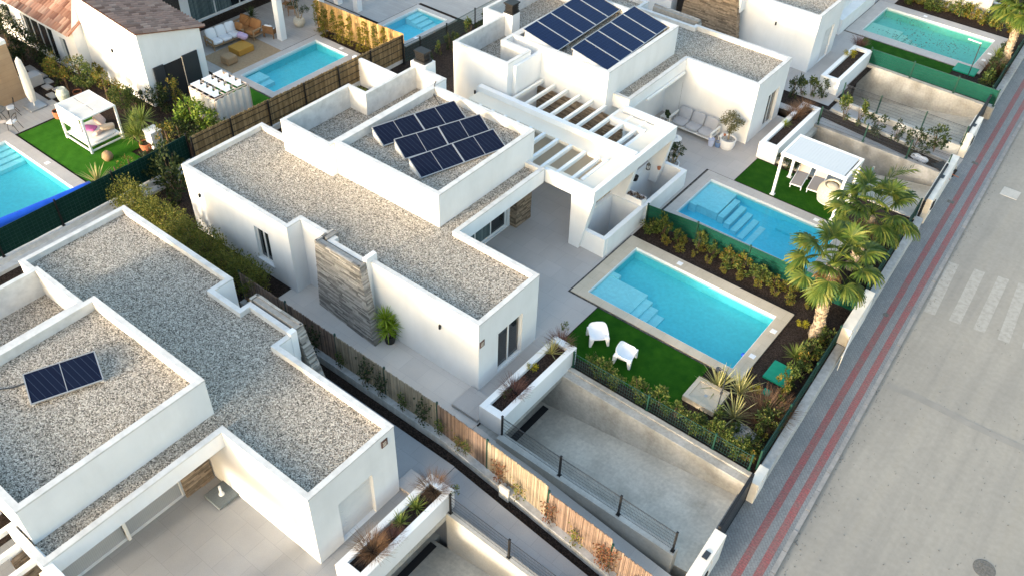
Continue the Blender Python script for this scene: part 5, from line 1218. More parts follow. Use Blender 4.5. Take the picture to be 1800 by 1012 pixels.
# rolled blue cover
m = MB(); a, b = Vector((-37.25,9.2,.3)), Vector((-36.55,15.2,.3)); rnd = random.Random(2)
t = thing('pool_cover_roller', 'long blue rolled pool cover along the edge of the bright blue pool', 'pool cover', (a.x,a.y,0))
m.tube([a+(b-a)*(k/16) for k in range(17)], [.24*rnd.uniform(.95,1.05) for k in range(17)], 14); m.build('rolled_cover', M['plastic_blue'], t, smooth=True)
m = MB()
for e in (a-(b-a)*.02, b+(b-a)*.02): m.bar((e.x,e.y,0),(e.x,e.y,.5),.12,.08); m.bar((e.x-.3,e.y,.03),(e.x+.3,e.y,.03),.08,.06)
m.build('roller_stand', M['black'], t)
# shade roof frame with woven white cloth
t = thing('shade_frame', 'wooden frame with woven white shade cloths and hanging curtains', 'shade frame', (-37,23.4,0)); X0,X1,Y0,Y1 = -38.1,-36.1,22.35,24.5; H = 1.9
m = MB()
for x in (X0,X1):
    for y in (Y0,Y1): m.bar((x,y,0),(x,y,H),.08,.08)
for k in range(5): m.bar((X0+(X1-X0)*k/4,Y0,H),(X0+(X1-X0)*k/4,Y1,H),.05,.06)
for k in range(4): m.bar((X0,Y0+(Y1-Y0)*k/3,H-.03),(X1,Y0+(Y1-Y0)*k/3,H-.03),.05,.05)
m.build('frame', M['cush_beige'], t)
for j in range(3):
    m = MB(); n = 24; ya, yb = Y0+(Y1-Y0)*j/3+.06, Y0+(Y1-Y0)*(j+1)/3-.06
    for i in range(n):
        xa, xb = X0+(X1-X0)*i/n, X0+(X1-X0)*(i+1)/n; f = lambda x: H+.03+.08*math.cos((x-X0)/(X1-X0)*25.1+j*0)
        g = lambda x: .15*(1-math.cos((x-X0)/(X1-X0)*25.1))/2
        m.hexa([(xa,ya+g(xa),f(xa)),(xb,ya+g(xb),f(xb)),(xb,yb-g(xb),f(xb)),(xa,yb-g(xa),f(xa)),(xa,ya+g(xa),f(xa)+.01),(xb,ya+g(xb),f(xb)+.01),(xb,yb-g(xb),f(xb)+.01),(xa,yb-g(xa),f(xa)+.01)])
    m.build('shade_cloth', M['plastic_white'], t)
m = MB(); n = 26
for i in range(n):
    xa, xb = X0+(X1-X0)*i/n, X0+(X1-X0)*(i+1)/n; y = Y0-.05; w_ = .05*math.sin(i*1.3); w2 = .05*math.sin((i+1)*1.3)
    m.hexa([(xa,y+w_,.25),(xb,y+w2,.25),(xb,y+w2+.012,.25),(xa,y+w_+.012,.25),(xa,y+w_,H-.05),(xb,y+w2,H-.05),(xb,y+w2+.012,H-.05),(xa,y+w_+.012,H-.05)])
m.build('curtain', M['canvas'], t)
m = MB()
for i in range(26):
    ya, yb = Y0+(Y1-Y0)*i/26, Y0+(Y1-Y0)*(i+1)/26; x = X1+.05; w_ = .04*math.sin(i*1.4); w2 = .04*math.sin((i+1)*1.4)
    m.hexa([(x+w_,ya,.3),(x+w_+.012,ya,.3),(x+w2+.012,yb,.3),(x+w2,yb,.3),(x+w_,ya,H-.05),(x+w_+.012,ya,H-.05),(x+w2+.012,yb,H-.05),(x+w2,yb,H-.05)])
m.build('curtain', M['canvas'], t)
# covered terrace furniture of the tile roofed house
M['enamel'] = mat('pale_blue_enamel', (.45,.50,.66), rough=.4)
c = P(400,80); t = sofa('white cushioned sofa on the terrace of the tile roofed house', (c.x-.3,c.y+.1,0), R_(85), 2.1, .9, 3, 'rattan', 'cush_white')
c = P(437,68); t = sofa('rust orange cushioned bench on the terrace beside the white sofa', (c.x-.4,c.y+.3,0), R_(5), 1.9, .85, 2, 'rattan', 'cush_orange')
oblock('ottoman', 'low mustard topped rattan table in front of the white sofa', 'table', 'cush_mustard', (425,90), 0.02, .5, .55, .36)
oblock('ottoman', 'square brown rattan stool nearest the poolside', 'stool', 'rattan', (404,110), .02, .36, .36, .45, .08)
oblock('rug', 'flat jute rug under the rattan terrace furniture', 'rug', 'rug', (428,97), .002, 1.5, 1.8, .012, 0)
cushions('', [('lilac cushion between the white and the orange seats', (P(426,64,.6).x,P(426,64,.6).y,.62), .3,.22,.12,R_(30),.3,'cush_lilac'), ('orange cushion upright at the back of the orange bench', (P(420,52,.6).x-.1,P(420,52,.6).y+.1,.72), .28,.1,.22,R_(5),0,'cush_orange')])
t = armchair('white backed wooden armchair beside the terrace column', (478,64), R_(200), 'wood', 'cush_white')
def dining_chair(lab, px, rz):
    t = thing('dining_chair', lab, 'chair'); m = MB(); legs4(m,-.2,-.2,.2,.2,.45,.04); m.box(-.22,-.22,.43,.22,.22,.47); m.build('seat_frame', M['wood'], t); m = MB(); m.box(-.22,.18,.47,-.17,.22,.9); m.box(.17,.18,.47,.22,.22,.9); m.box(-.17,.185,.6,.17,.215,.86); m.build('backrest', M['wood'], t); c = P(*px); t.location = (c.x,c.y,0); t.rotation_euler = (0,0,rz)
dining_chair('wooden dining chair left of the terrace column at the top', (505,18), R_(20)); dining_chair('wooden dining chair nearer the stone pot on the terrace', (513,26), R_(-40))
c = P(527,46); pot('rough round stone pot holding the pruned dark tree on the terrace', (c.x,c.y,0), .36, .5, 'rattan_pale', prof=[(.24,0),(.36,.22),(.36,.34),(.3,.5),(.25,.5)], soil='pebble'); pine2_c = c
c = P(447,55); pot('pale pot with a palm like plant behind the terrace column', (c.x,c.y,0), .26, .4, 'graypot'); potpalm_c = c
# wood heap, rolls near the gate
t = thing('wheelbarrow', 'black wheelbarrow parked by the pavement wall behind the gazebo garden', 'wheelbarrow'); m = MB(); m.hexa([(-.25,-.3,.3),(.25,-.3,.3),(.25,.3,.3),(-.25,.3,.3),(-.38,-.48,.62),(.38,-.48,.62),(.38,.42,.62),(-.38,.42,.62)]); m.build('tray', M['black'], t)

for x in (-.2, .2):
    m = MB(); m.tube([(x,.6,.2),(x,.3,.3),(x*1.4,-.9,.5)],.02,5); m.build('handle', M['terracotta'], t); m = MB(); m.tube([(x,-.3,.36),(x,-.4,0)],.02,5); m.build('leg', M['terracotta'], t)
m = MB(); m.tube([(-.05,.6,.2),(.05,.6,.2)],.2,14); m.build('wheel', M['black'], t); c = P(1656,297); t.location = (c.x,c.y,-.5); t.rotation_euler = (0,0,R_(60))
for i, (q, lab) in enumerate((((1620,285),'white plastic sack lying beside the black wheelbarrow'),((1609,280),'second white plastic sack behind the wheelbarrow'))):
    c = P(*q, -.4); m = MB(); m.blob((c.x,c.y,-.25), .3,.22,.16, 10, 6, .12, random.Random(i)); solo(m,'sack',M['plastic_white'],lab,'sack')
c = P(1676,280); t = thing('timber_stack', 'small stack of pale planks beside the pavement wall', 'timber', (c.x,c.y,-.6))
for i in range(5): m = MB(); m.box(c.x-.12,c.y-.5,-.6+.11*i,c.x+.12,c.y+.6,-.5+.11*i); m.build('plank', M['cush_beige'], t)
# ============================================================ PLANTS
def leaf(mb, p, d, n, ln, wd):
    "diamond leaf from p along d, normal about n, with a slight fold"
    s = d.cross(n)
    if s.length < 1e-4: return
    s.normalize(); m = p+d*(ln*.5)
    mb.v += [tuple(p), tuple(m+s*wd*.5), tuple(p+d*ln), tuple(m-s*wd*.5)]; k = len(mb.v); mb.f.append((k-4, k-3, k-2, k-1))
def rdir(r, up=0.0):
    while 1:
        v = Vector((r.uniform(-1,1), r.uniform(-1,1), r.uniform(-1,1)))
        if .05 < v.length < 1: v.normalize(); v.z += up; return v.normalized()
def foliage(mb, r, c, rx, ry, rz, n, ln, clumps=9, spread=.34, shell=.45, up=.25, wd=.5):
    c = Vector(c); cl = []
    for k in range(clumps):
        d = rdir(r); q = r.uniform(shell, .9); cl.append((Vector((d.x*rx*q, d.y*ry*q, d.z*rz*q)), r.uniform(.7, 1.25)))
    for i in range(n):
        o, s = r.choice(cl); d = rdir(r); q = r.random()**.5*spread*s
        p = c+o+Vector((d.x*rx*q, d.y*ry*q, d.z*rz*q))
        dd = (rdir(r)+((p-c).normalized() if (p-c).length > .01 else Vector((0,0,1)))*.8+Vector((0,0,up))).normalized()
        l = ln*r.uniform(.6, 1.3); leaf(mb, p, dd, rdir(r), l, l*wd)
def blades(mb, r, c, n, ln, wd, e0=15, e1=85, droop=.6, seg=4, base=.05, tipw=.08):
    "rosette of arching sword leaves"
    c = Vector(c)
    for i in range(n):
        az = i*2.399+r.uniform(-.3,.3); el = R_(e0+(e1-e0)*((i+.5)/n)**.8+r.uniform(-8,8)); L = ln*r.uniform(.75,1.1)
        h = Vector((math.cos(az), math.sin(az), 0)); d = h*math.cos(el)+Vector((0,0,math.sin(el))); s = Vector((-h.y, h.x, 0)); p = c+h*base*r.random()
        n0 = len(mb.v)
        for k in range(seg+1):
            t = k/seg; w = wd*(1-t)**.6*(.55+.45*min(1, t*4)) + wd*tipw*(1-t)
            mb.v += [tuple(p-s*w/2), tuple(p+s*w/2)]
            d = (d+Vector((0,0,-droop*(t+.15)/seg))).normalized(); p = p+d*(L/seg)
        for k in range(seg): a = n0+2*k; mb.f.append((a, a+1, a+3, a+2))
def tuft(mb, r, c, n, ln, rad, wd=.008):
    for i in range(n):
        a = r.uniform(0,6.283); q = r.random()**.5*rad; p = Vector(c)+Vector((math.cos(a)*q, math.sin(a)*q, 0))
        d = Vector((math.cos(a)*r.uniform(.1,1.3), math.sin(a)*r.uniform(.1,1.3), 1)).normalized(); s = Vector((-math.sin(a), math.cos(a), 0)); L = ln*r.uniform(.5,1.15); n0 = len(mb.v)
        for k in range(4):
            t = k/3; w = wd*(1-t*.8); mb.v += [tuple(p-s*w), tuple(p+s*w)]; d = (d+Vector((math.cos(a)*.25, math.sin(a)*.25, -.22))*(t+.2)).normalized(); p = p+d*L/3
        for k in range(3): q0 = n0+2*k; mb.f.append((q0, q0+1, q0+3, q0+2))
def stems(mb, r, n, rad, h, w=.012):
    for i in range(n):
        a = r.uniform(0,6.283); q = rad*r.uniform(.3,1); mb.tube([(0,0,0),(math.cos(a)*q*.5,math.sin(a)*q*.5,h*.5),(math.cos(a)*q,math.sin(a)*q,h*r.uniform(.75,1.05))],[w,w*.8,w*.5],4,False)
def bush(name, seed, m, rx, rz, n, ln, cat='shrub', clumps=9, ry=None, base=0, spread=.36, wd=.5, stem=True):
    r = random.Random(seed); t = thing(name, 'x', cat); mb = MB()
    foliage(mb, r, (0,0,rz*.95+base), rx, ry or rx, rz, n, ln, clumps, spread, wd=wd); mb.build('foliage', M[m], t)
    if stem: mb = MB(); stems(mb, r, 6, rx*.7, rz*1.5+base); mb.build('stem', M['stem'], t)
    return Proto(t)
def spiky(name, seed, m, n, ln, wd, cat='plant', **k):
    r = random.Random(seed); mb = MB(); blades(mb, r, (0,0,.03), n, ln, wd, **k); o = mb.build(name, M[m]); tag(o, 'x', cat); return Proto(o)
def grasst(name, seed, m, n, ln, rad):
    r = random.Random(seed); mb = MB(); tuft(mb, r, (0,0,0), n, ln, rad); o = mb.build(name, M[m]); tag(o, 'x', 'grass tuft'); return Proto(o)
VR = random.Random(77)
def row(protos, pts, lab, group, s0=.8, s1=1.2, start='', cat=None):
    for i, p in enumerate(pts):
        pr = VR.choice(protos); s = VR.uniform(s0, s1)
        pr.put(Vector(p), VR.uniform(0,6.28), (s, s*VR.uniform(.85,1.15), s*VR.uniform(.8,1.25)), lab % ORD[i], group)
SH = [bush('shrub', 1, 'leaf', .48, .46, 520, .125, clumps=12), bush('shrub', 2, 'leaf', .42, .55, 480, .12, clumps=10), bush('shrub', 3, 'leaf_yel', .45, .42, 460, .12, clumps=11), bush('shrub', 4, 'leaf', .38, .6, 420, .125, clumps=9)]
SD = [bush('shrub', 11, 'leaf_dark', .42, .5, 420, .115, clumps=10), bush('shrub', 12, 'leaf', .34, .55, 320, .115, clumps=8), bush('shrub', 13, 'leaf_dark', .36, .6, 380, .11, clumps=9)]
SY = [bush('shrub', 21, 'leaf_yel', .4, .38, 400, .11, clumps=10), bush('shrub', 22, 'leaf', .42, .4, 420, .11, clumps=10), bush('shrub', 23, 'leaf_yel', .36, .46, 380, .11, clumps=8)]
def line(a, b, n, j=.12, z=-.04):
    a = Vector(a); b = Vector(b); return [(a.x+(b.x-a.x)*(k+.5)/n+VR.uniform(-j,j), a.y+(b.y-a.y)*(k+.5)/n+VR.uniform(-j,j), z) for k in range(n)]
row(SH[:2]+SH[3:]+[SH[2]], line((-15.0,30.0),(-6.2,30.3),18,.26), '%s shrub from the light well in the row along the green netting', 'shrubs along the green netting fence', .5, 1.05)
row([SY[0],SH[2],SY[2]], line((-14.0,29.5),(-6.4,29.75),10,.1), '%s low yellowish plant from the light well in front of the netting shrubs', 'low plants in front of the netting fence', .4, .6)
row([SH[0],SH[1],SH[3]], line((-12.2,21.05),(-5.4,21.05),15,.2), '%s shrub from the long planter along the edge of the concrete drive wall', 'shrubs along the drive wall', .5, 1.05)
row(SY+[SH[0]], [(xs(y)-.95+VR.uniform(-.12,.12), y, -.04) for y in [21.0+.62*k for k in range(13)]], '%s shrub from the drive along the dark green pavement fence', 'shrubs along the pavement fence', .55, 1.15)
row([SH[0],SY[1]], [P(*q, -.04) for q in ((1228,745),(1250,762),(1275,775),(1300,795),(1262,740),(1290,758),(1330,770),(1345,752),(1322,790))], '%s ragged shrub in the weedy corner below the shower tray', 'shrubs in the weedy garden corner', .62, .85)
GC = MB(); r = random.Random(5)
for i in range(900):
    u, v = r.uniform(1190,1345), r.uniform(712,818); p = P(u, v, -.03)
    if not (-8.6 < p.x < -5.0 and 20.8 < p.y < 22.6): continue
    leaf(GC, p, rdir(r, .6), rdir(r), r.uniform(.06,.14), .04)
o = GC.build('ground_cover', M['leaf']); tag(o, 'weedy ground cover in the garden corner beside the drive wall', 'ground cover', kind='stuff')
# behind the gazebo / between paths
row(SD, [P(*q, -.1) for q in ((1482,212),(1507,220),(1536,238),(1572,248),(1605,262),(1640,268))], '%s dark shrub from the house in the strip between two sunken drives', 'shrubs between the upper drives', 1.25, 1.7)
row([SD[0],SY[1]], [P(*q) for q in ((1352,278),(1376,286),(1392,300))], '%s small shrub from the patio behind the white gazebo', 'shrubs behind the gazebo', .8, 1.1)
row(SD, [P(*q) for q in ((1392,172),(1408,168),(1425,170),(1444,172))], '%s dark shrub from the wall in the bed between the upper villas', 'shrubs between the upper villas', 1.0, 1.3)
row([SH[2],SY[0],SH[0]], line((-14.6,62.5),(-6.9,62.8),13,.2), '%s bush from the house behind the greenish pool', 'bushes behind the greenish pool', 1.0, 1.4)
row([SD[0],SD[2],SY[1]], [(xs(y)-1.0, y, 0) for y in (52.8,53.6,54.5,55.4,56.3,57.2,58.2)], '%s dense shrub from the green panels along the top right pavement fence', 'shrubs at the top right pavement fence', .9, 1.25)
row([SD[0],SD[1]], [(xs(y)-1.05, y, 0) for y in (31.9,32.8,33.7,34.6,35.5,36.4,37.4)], '%s shrub from the meter cabinet under the middle palm', 'shrubs under the middle palm', .8, 1.1)
row(SD, line((-33.1,34.6),(-33.1,42.0),8,.12), '%s shrub from the brown fence along the post and wire fence', 'shrubs along the post and wire fence', .7, 1.15)
row([SY[0],SY[2],SH[2]], line((-35.2,23.8),(-35.2,32.6),11,.15), '%s yellow weed clump from the shade frame along the brown fence', 'weed clumps along the brown fence', .5, .85)
row([SD[0],SH[0]], [(-33.6,24.8,0),(-33.5,26.1,0),(-33.3,29.6,0)], '%s bush from the left behind the roof terrace of the central villa', 'bushes behind the central villa roof', .8, 1.0)
CO = Proto(None)
def conifer(seed):
    r = random.Random(seed); t = thing('slim_conifer', 'x', 'conifer'); mb = MB()
    for k in range(9): foliage(mb, r, (0,0,.2+.19*k), .36*(1-k/14), .36*(1-k/14), .17, 130, .085, 5, .5)
    mb.build('crown', M['leaf_yel' if seed % 2 else 'leaf_lime2'], t); mb = MB(); mb.tube([(0,0,0),(0,0,1.6)],[.03,.01],5); mb.build('trunk', M['stem'], t); return Proto(t)
M['leaf_lime2'] = leafmat('golden_conifer_leaf', [(.10,.095,.012),(.17,.15,.018),(.25,.20,.022),(.14,.12,.015)])
CF = [conifer(1), conifer(2)]
row(CF, line((-40.9,33.2),(-34.7,33.35),9,.06,0), '%s slim golden conifer from the column along the golden reed fence', 'slim conifers along the golden fence', .85, 1.1)
# hedge between the villas
r = random.Random(8); mb = MB()
for k in range(48):
    x = -34.1+9.6*k/47; y = 15.35+.1*math.sin(k*.9)
    foliage(mb, r, (x, y, 1.0+r.uniform(-.1,.12)), .45, .78, 1.0, 470, .10, 14, .36, .5)
hd = thing('hedge', 'long clipped hedge in the shade between the two front villas', 'hedge', (-29,15.3,0)); mb.build('foliage', M['leaf_hedge'], hd)
mb = MB(); 
for k in range(30): x = -33.4+8.7*k/29; mb.tube([(x,15.3,-.05),(x+.05,15.25,1.2)],.02,5)
mb.build('stem', M['stem'], hd)
row([SD[0],SD[2]], [P(*q) for q in ((268,322),(288,318),(305,330),(318,352),(300,300))], '%s dark bush in the gap left of the central villa by the green netting', 'dark bushes left of the central villa', 1.7, 2.3)
row([SY[1],SD[1]], [P(*q) for q in ((60,428),(105,400),(140,375),(20,455),(195,352),(215,338))], '%s weed clump along the foot of the dark green netting', 'weeds at the foot of the netting', .35, .6)
# creepers on the reed fence
def creeper(seed, m, w, h, n):
    r = random.Random(seed); t = thing('creeper', 'x', 'creeper'); mb = MB(); st = MB()
    for b in range(3):
        pts = [Vector((r.uniform(-.15,.15), -.1, -.1))]; dx = r.uniform(-w,w)
        for k in range(5): pts.append(Vector((dx*(k+1)/5+r.uniform(-.08,.08), -.08+r.uniform(-.04,.05), h*(k+1)/5)))
        st.tube(pts, .01, 4, False)
        for i in range(n//3):
            q = r.choice(pts[1:])*1.0; p = q+Vector((r.gauss(0,.13), r.uniform(-.09,.06), r.gauss(0,.11))); leaf(mb, p, rdir(r), Vector((r.uniform(-.5,.5),-1,r.uniform(-.2,.8))).normalized(), r.uniform(.06,.12), .06)
    mb.build('foliage', M[m], t); st.build('stem', M['stem'], t); return Proto(t)
CR = [creeper(1,'leaf_dark',.45,1.1,150), creeper(2,'leaf',.3,.9,110), creeper(3,'leaf_red',.35,1.0,160), creeper(4,'leaf_yel',.2,.7,70)]
k_ = 0
for x, c_, s in ((-22.6,0,1),(-20.8,0,1.1),(-19.3,1,.9),(-18.0,0,1.2),(-17.2,0,1.0),(-16.0,1,1),(-15.1,0,1.1),(-14.2,1,.9),(-13.2,3,.9),(-12.9,1,.8),(-11.2,2,.95),(-10.4,3,1),(-9.0,2,.9),(-7.9,3,1),(-6.8,2,.9),(-6.5,2,1.1),(-5.6,1,.8)):
    CR[c_].put((x, fy(x)-.12, zr(x)+.05), VR.uniform(-.1,.1), s, '%s %s creeper from the stone wall end of the long reed fence' % (ORD[k_], ('dark leafy','green','red leaved','yellowing')[c_]), 'creepers on the reed fence'); k_ += 1
# sword leaved plants
Y1 = spiky('phormium', 31, 'blade_yel', 46, 1.15, .06, e0=22, e1=85, droop=.5)
Y2 = spiky('yucca', 32, 'blade_green', 60, .75, .05, e0=5, e1=85, droop=.4)
def pz(q, z=-.04): return P(*q, z)
for q, s, lab in (((1262,682),1.0,'variegated sword leaved plant at the pool corner, left of the pair'),((1300,692),.95,'variegated sword leaved plant at the pool corner, right of the pair'),((1290,735),.95,'variegated sword leaved plant between the shower tray and the brown grass'),((172,322),.95,'yellow striped sword leaved plant by the bright blue pool corner')):
    Y1.put(pz(q), VR.uniform(0,6), s, lab, 'variegated sword leaved plants')
Y1.put(P(969,622,.74), 1.0, .62, 'pale sword leaved plant in the planter above the central drive')
for q, s, lab in (((732,893),.6,'sword leaved plant in the nearest planter, closer to the far tuft'),((704,920),.55,'sword leaved plant in the nearest planter, in the middle')): Y2.put(P(*q,.74), VR.uniform(0,6), (s*1.1,s*1.1,s*1.4), lab, 'sword plants in the nearest planter')
Y2.put(pz((1398,628)), 0, .95, 'spiky green rosette in the mulch beside the large green cover', cat='plant')
Y2.put(P(1380,222,.74), 2, .6, 'green sword leaved plant in the planter behind the gazebo', cat='plant')
Y2.put(P(1752,100), 2, .9, 'spiky plant at the foot of the top right palm', cat='plant')
def yucca(label, loc, heads, pt=None, potmat='black', potr=.27, m='blade_lime', n=80, ln=.6):
    t = thing('potted_yucca' if pt else 'yucca', label, 'yucca', (0,0,0)); r = random.Random(hash(label) % 1000 if False else len(label))
    mb = MB(); tr = MB()
    for (x, y, z) in heads: blades(mb, r, (x,y,z), n, ln, .05, e0=-30, e1=86, droop=.25); tr.tube([(0,0,0),(x*.6,y*.6,z*.5),(x,y,z)],[.06,.05,.05],7)
    mb.build('leaf_rosettes', M[m], t); tr.build('trunk', M['bark'], t)
    if pt: a = MB(); a.lathe((0,0,0), [(potr*.7,0),(potr,.42),(potr*1.03,.45),(potr*.9,.45),(potr*.88,.4)], 18); a.build('pot', M[potmat], t)
    t.location = loc; return t
yucca('potted lime green yucca in a black pot by the grey stone wall', P(686,600), [(-.12,-.05,1.25),(.1,.05,.95),(.05,-.15,.75)], pt=True)
yucca('big many headed yucca beside the daybed on the left lawn', P(248,250), [(-.3,.1,1.0),(.35,.2,1.35),(.1,-.35,.7),(.5,-.3,.8)], n=90, ln=.85, m='blade_green')
yucca('small palm like plant in a pot behind the terrace column', (potpalm_c.x,potpalm_c.y,.3), [(0,0,.7)], n=50, ln=.7, m='leaf_dark')
G1 = [grasst('fountain_grass_tuft', 41, 'grass_red', 520, .8, .34), grasst('fountain_grass_tuft', 42, 'grass_plum', 380, .6, .3)]
for q, z, i, s, lab in (((762,862),.74,0,.8,'brown grass tuft at the far end of the nearest planter'),((655,968),.74,0,.85,'brown grass tuft at the near end of the nearest planter'),((690,945),.74,1,.7,'short plum coloured grass tuft in the nearest planter'),((985,606),.74,1,.95,'plum grass tuft at the far end of the planter above the central drive'),((905,690),.74,1,1.0,'low plum grass tuft at the near end of the planter above the central drive'),((1395,205),.74,0,.9,'red grass tuft in the planter behind the gazebo, house end'),((1412,195),.74,0,.8,'red grass tuft in the planter behind the gazebo, far end'),((1340,735),-.04,0,1.3,'large rust brown grass clump in the mulch'),((1362,728),-.04,0,1.1,'smaller rust brown grass clump nearer the pavement'),((1510,80),.74,1,1.0,'plum grass tuft in the planter by the green fence panels'),((1745,132),-.04,0,1.2,'brown grass clump at the foot of the top right palm')):
    G1[i].put(P(*q,z), VR.uniform(0,6), s, lab)
BL = bush('rounded_shrub', 51, 'leaf_lime', .3, .26, 420, .07, clumps=14, stem=False)
for q, z, s, lab in (((935,650),.74,.72,'small yellow rounded shrub in the planter above the central drive'),((1325,690),-.04,.85,'rounded lime shrub beside the small green cover'),((1409,575),-.04,.8,'rounded lime shrub left of the tall palm trunk'),((1492,102),.74,1.1,'rounded yellow green shrub in the upper right planter')):
    BL.put(P(*q,z), 0, s, lab)
TRL = bush('trailing_plant', 52, 'leaf', .3, .3, 150, .09, clumps=8)
for q, z, lab in (((893,700),.55,'trailing plant hanging from the near end of the central planter'),((1003,608),.7,'twiggy plant at the far end of the central planter'),((797,868),.6,'trailing plant at the corner of the nearest planter'),((990,580),.85,'dark twig plant rising behind the central planter')): TRL.put(P(*q,z), VR.uniform(0,6), .75, lab)
# potted trees
def pot_tree(label, loc, trunk, crowns, m, n, ln, name='potted_tree'):
    t = thing(name, label, 'tree'); r = random.Random(len(label)); mb = MB(); tr = MB()
    for (x, y, z, rx, rz) in crowns: foliage(mb, r, (x,y,z), rx, rx, rz, n, ln, 14, .42, .5); tr.tube([(0,0,.35),(x*.4,y*.4,trunk*.7),(x,y,z)],[.05,.04,.02],6)
    mb.build('crown', M[m], t); tr.build('trunk', M['bark'], t); t.location = loc; return t
pot_tree('round clipped olive tree in the white ribbed tub', (olive_c.x,olive_c.y,0), 1.1, [(0,0,1.55,.62,.55)], 'leaf_olive', 1900, .085, 'olive_tree')
pot_tree('dark cloud pruned tree in the broad white bowl', (bons_c.x,bons_c.y,0), .8, [(.05,.15,1.45,.26,.2),(-.35,-.1,1.15,.24,.18),(.3,.2,1.2,.26,.2),(.1,-.2,1.0,.26,.18),(-.1,.25,1.2,.2,.15)], 'leaf_dark', 320, .07, 'cloud_tree')
pot_tree('dark cloud pruned tree in the rough stone pot on the terrace', (pine2_c.x,pine2_c.y,0), .8, [(-.2,-.1,1.35,.35,.18),(.3,.2,1.1,.4,.18),(-.1,.1,1.75,.3,.2)], 'leaf_dark', 320, .08, 'cloud_tree')
# garden trees at far left
def small_tree(label, px, h, crowns, m, n=500, ln=.13, z=0, name='small_tree'):
    t = thing(name, label, 'tree'); r = random.Random(len(label)+int(px[0])); mb = MB(); tr = MB()
    tr.tube([(0,0,0),(.03,.02,h*.5),(0,0,h*.9)],[.06,.05,.03],6)
    for (x, y, zz, rx, rz) in crowns: foliage(mb, r, (x,y,zz), rx, rx, rz, n, ln, 12, .42, .5); tr.tube([(0,0,h*.4),(x*.6,y*.6,zz*.8),(x,y,zz)],[.035,.025,.012],5)
    mb.build('crown', M[m], t); tr.build('trunk', M['stem'], t); t.location = P(*px, z); return t
small_tree('dark bushy tree by the windows of the tile roofed house', (45,108), 1.8, [(-.3,0,1.5,.8,.8),(.5,.2,1.2,.7,.7),(0,-.3,.8,.7,.6)], 'leaf_dark', 620)
small_tree('dark bushy tree nearest the upper left corner', (15,80), 2.0, [(-.3,0,1.8,.8,.8),(.5,.2,1.3,.8,.8)], 'leaf_dark', 620)
small_tree('dense dark tree against the long side wall of the tile roofed house', (30,62), 2.2, [(-.3,0,1.9,.8,.8),(.5,.2,1.4,.8,.8)], 'leaf_dark', 700)
small_tree('dark tree cut by the left edge above the beige house', (-5,50), 2.4, [(-.3,0,2.0,.9,.9),(.6,.2,1.5,.9,.8)], 'leaf_dark', 700)
small_tree('dark green shrub tree left of the mottled urn', (75,122), 1.5, [(0,0,1.2,.75,.7),(.5,.3,.9,.6,.6)], 'leaf_dark', 600)
small_tree('yellowing tree growing behind the mottled urn', (122,165), 2.0, [(-.2,0,1.9,.6,.5),(.3,.3,1.5,.55,.5),(-.4,-.2,1.3,.5,.4)], 'leaf_yel', 420, .12)
small_tree('broad green citrus tree above the daybed canopy', (150,165), 1.8, [(0,.1,1.5,.65,.6),(.5,-.1,1.1,.55,.5)], 'leaf', 600)
small_tree('ragged orange tinged tree against the white side wall', (190,175), 1.4, [(0,0,1.3,.5,.6),(.5,.2,.8,.5,.5)], 'leaf_yel', 330, .11)
small_tree('loose yellow green shrub tree right of the daybed', (222,205), 1.2, [(0,0,1.0,.65,.6),(-.4,.4,.8,.5,.5)], 'leaf', 480)
small_tree('bright green fig tree in front of the shade frame', (345,240), 1.9, [(0,0,1.6,.8,.6),(.6,.3,1.2,.6,.5),(-.5,-.2,1.1,.6,.5)], 'leaf_bright', 560, .17, name='fig_tree')
small_tree('dark shrub tree at the corner of the white tiled house', (284,195), 1.4, [(0,0,1.2,.5,.7),(.3,.1,.6,.5,.5)], 'leaf_dark', 480)
small_tree('thin yellow tree before the dark shuttered doorway', (312,190), 1.5, [(0,0,1.5,.35,.6),(.1,.1,.8,.3,.4)], 'leaf_yel', 330, .1)
small_tree('dense dark shrub below the fig tree', (318,252), 1.2, [(0,0,.8,.8,.6),(.5,.4,.8,.7,.6)], 'leaf_dark', 620)
small_tree('dense dark shrub between the fig tree and the brown fence', (370,250), 1.2, [(0,0,.8,.8,.6),(.5,.6,.7,.7,.5)], 'leaf', 560)
small_tree('golden leaved shrub beside the square white pillar', (298,262), 1.2, [(0,0,.9,.6,.6)], 'leaf_yel', 560, .1)
small_tree('reddish shrub at the netting beside the round vase', (232,305), .9, [(0,0,.5,.6,.4)], 'leaf_yel', 380, .1)
small_tree('spreading shrub at the netting left of the terracotta pot', (208,318), .9, [(0,0,.35,.5,.3)], 'leaf_olive', 300, .1)
row([SD[0],SD[1],SY[2]], [P(*q) for q in ((95,140),(108,150),(160,150),(205,190),(175,148),(240,185),(262,200),(100,128),(30,105))], '%s low shrub from the left in the bed beside the tile roofed house', 'low shrubs by the tile roofed house', .8, 1.25)
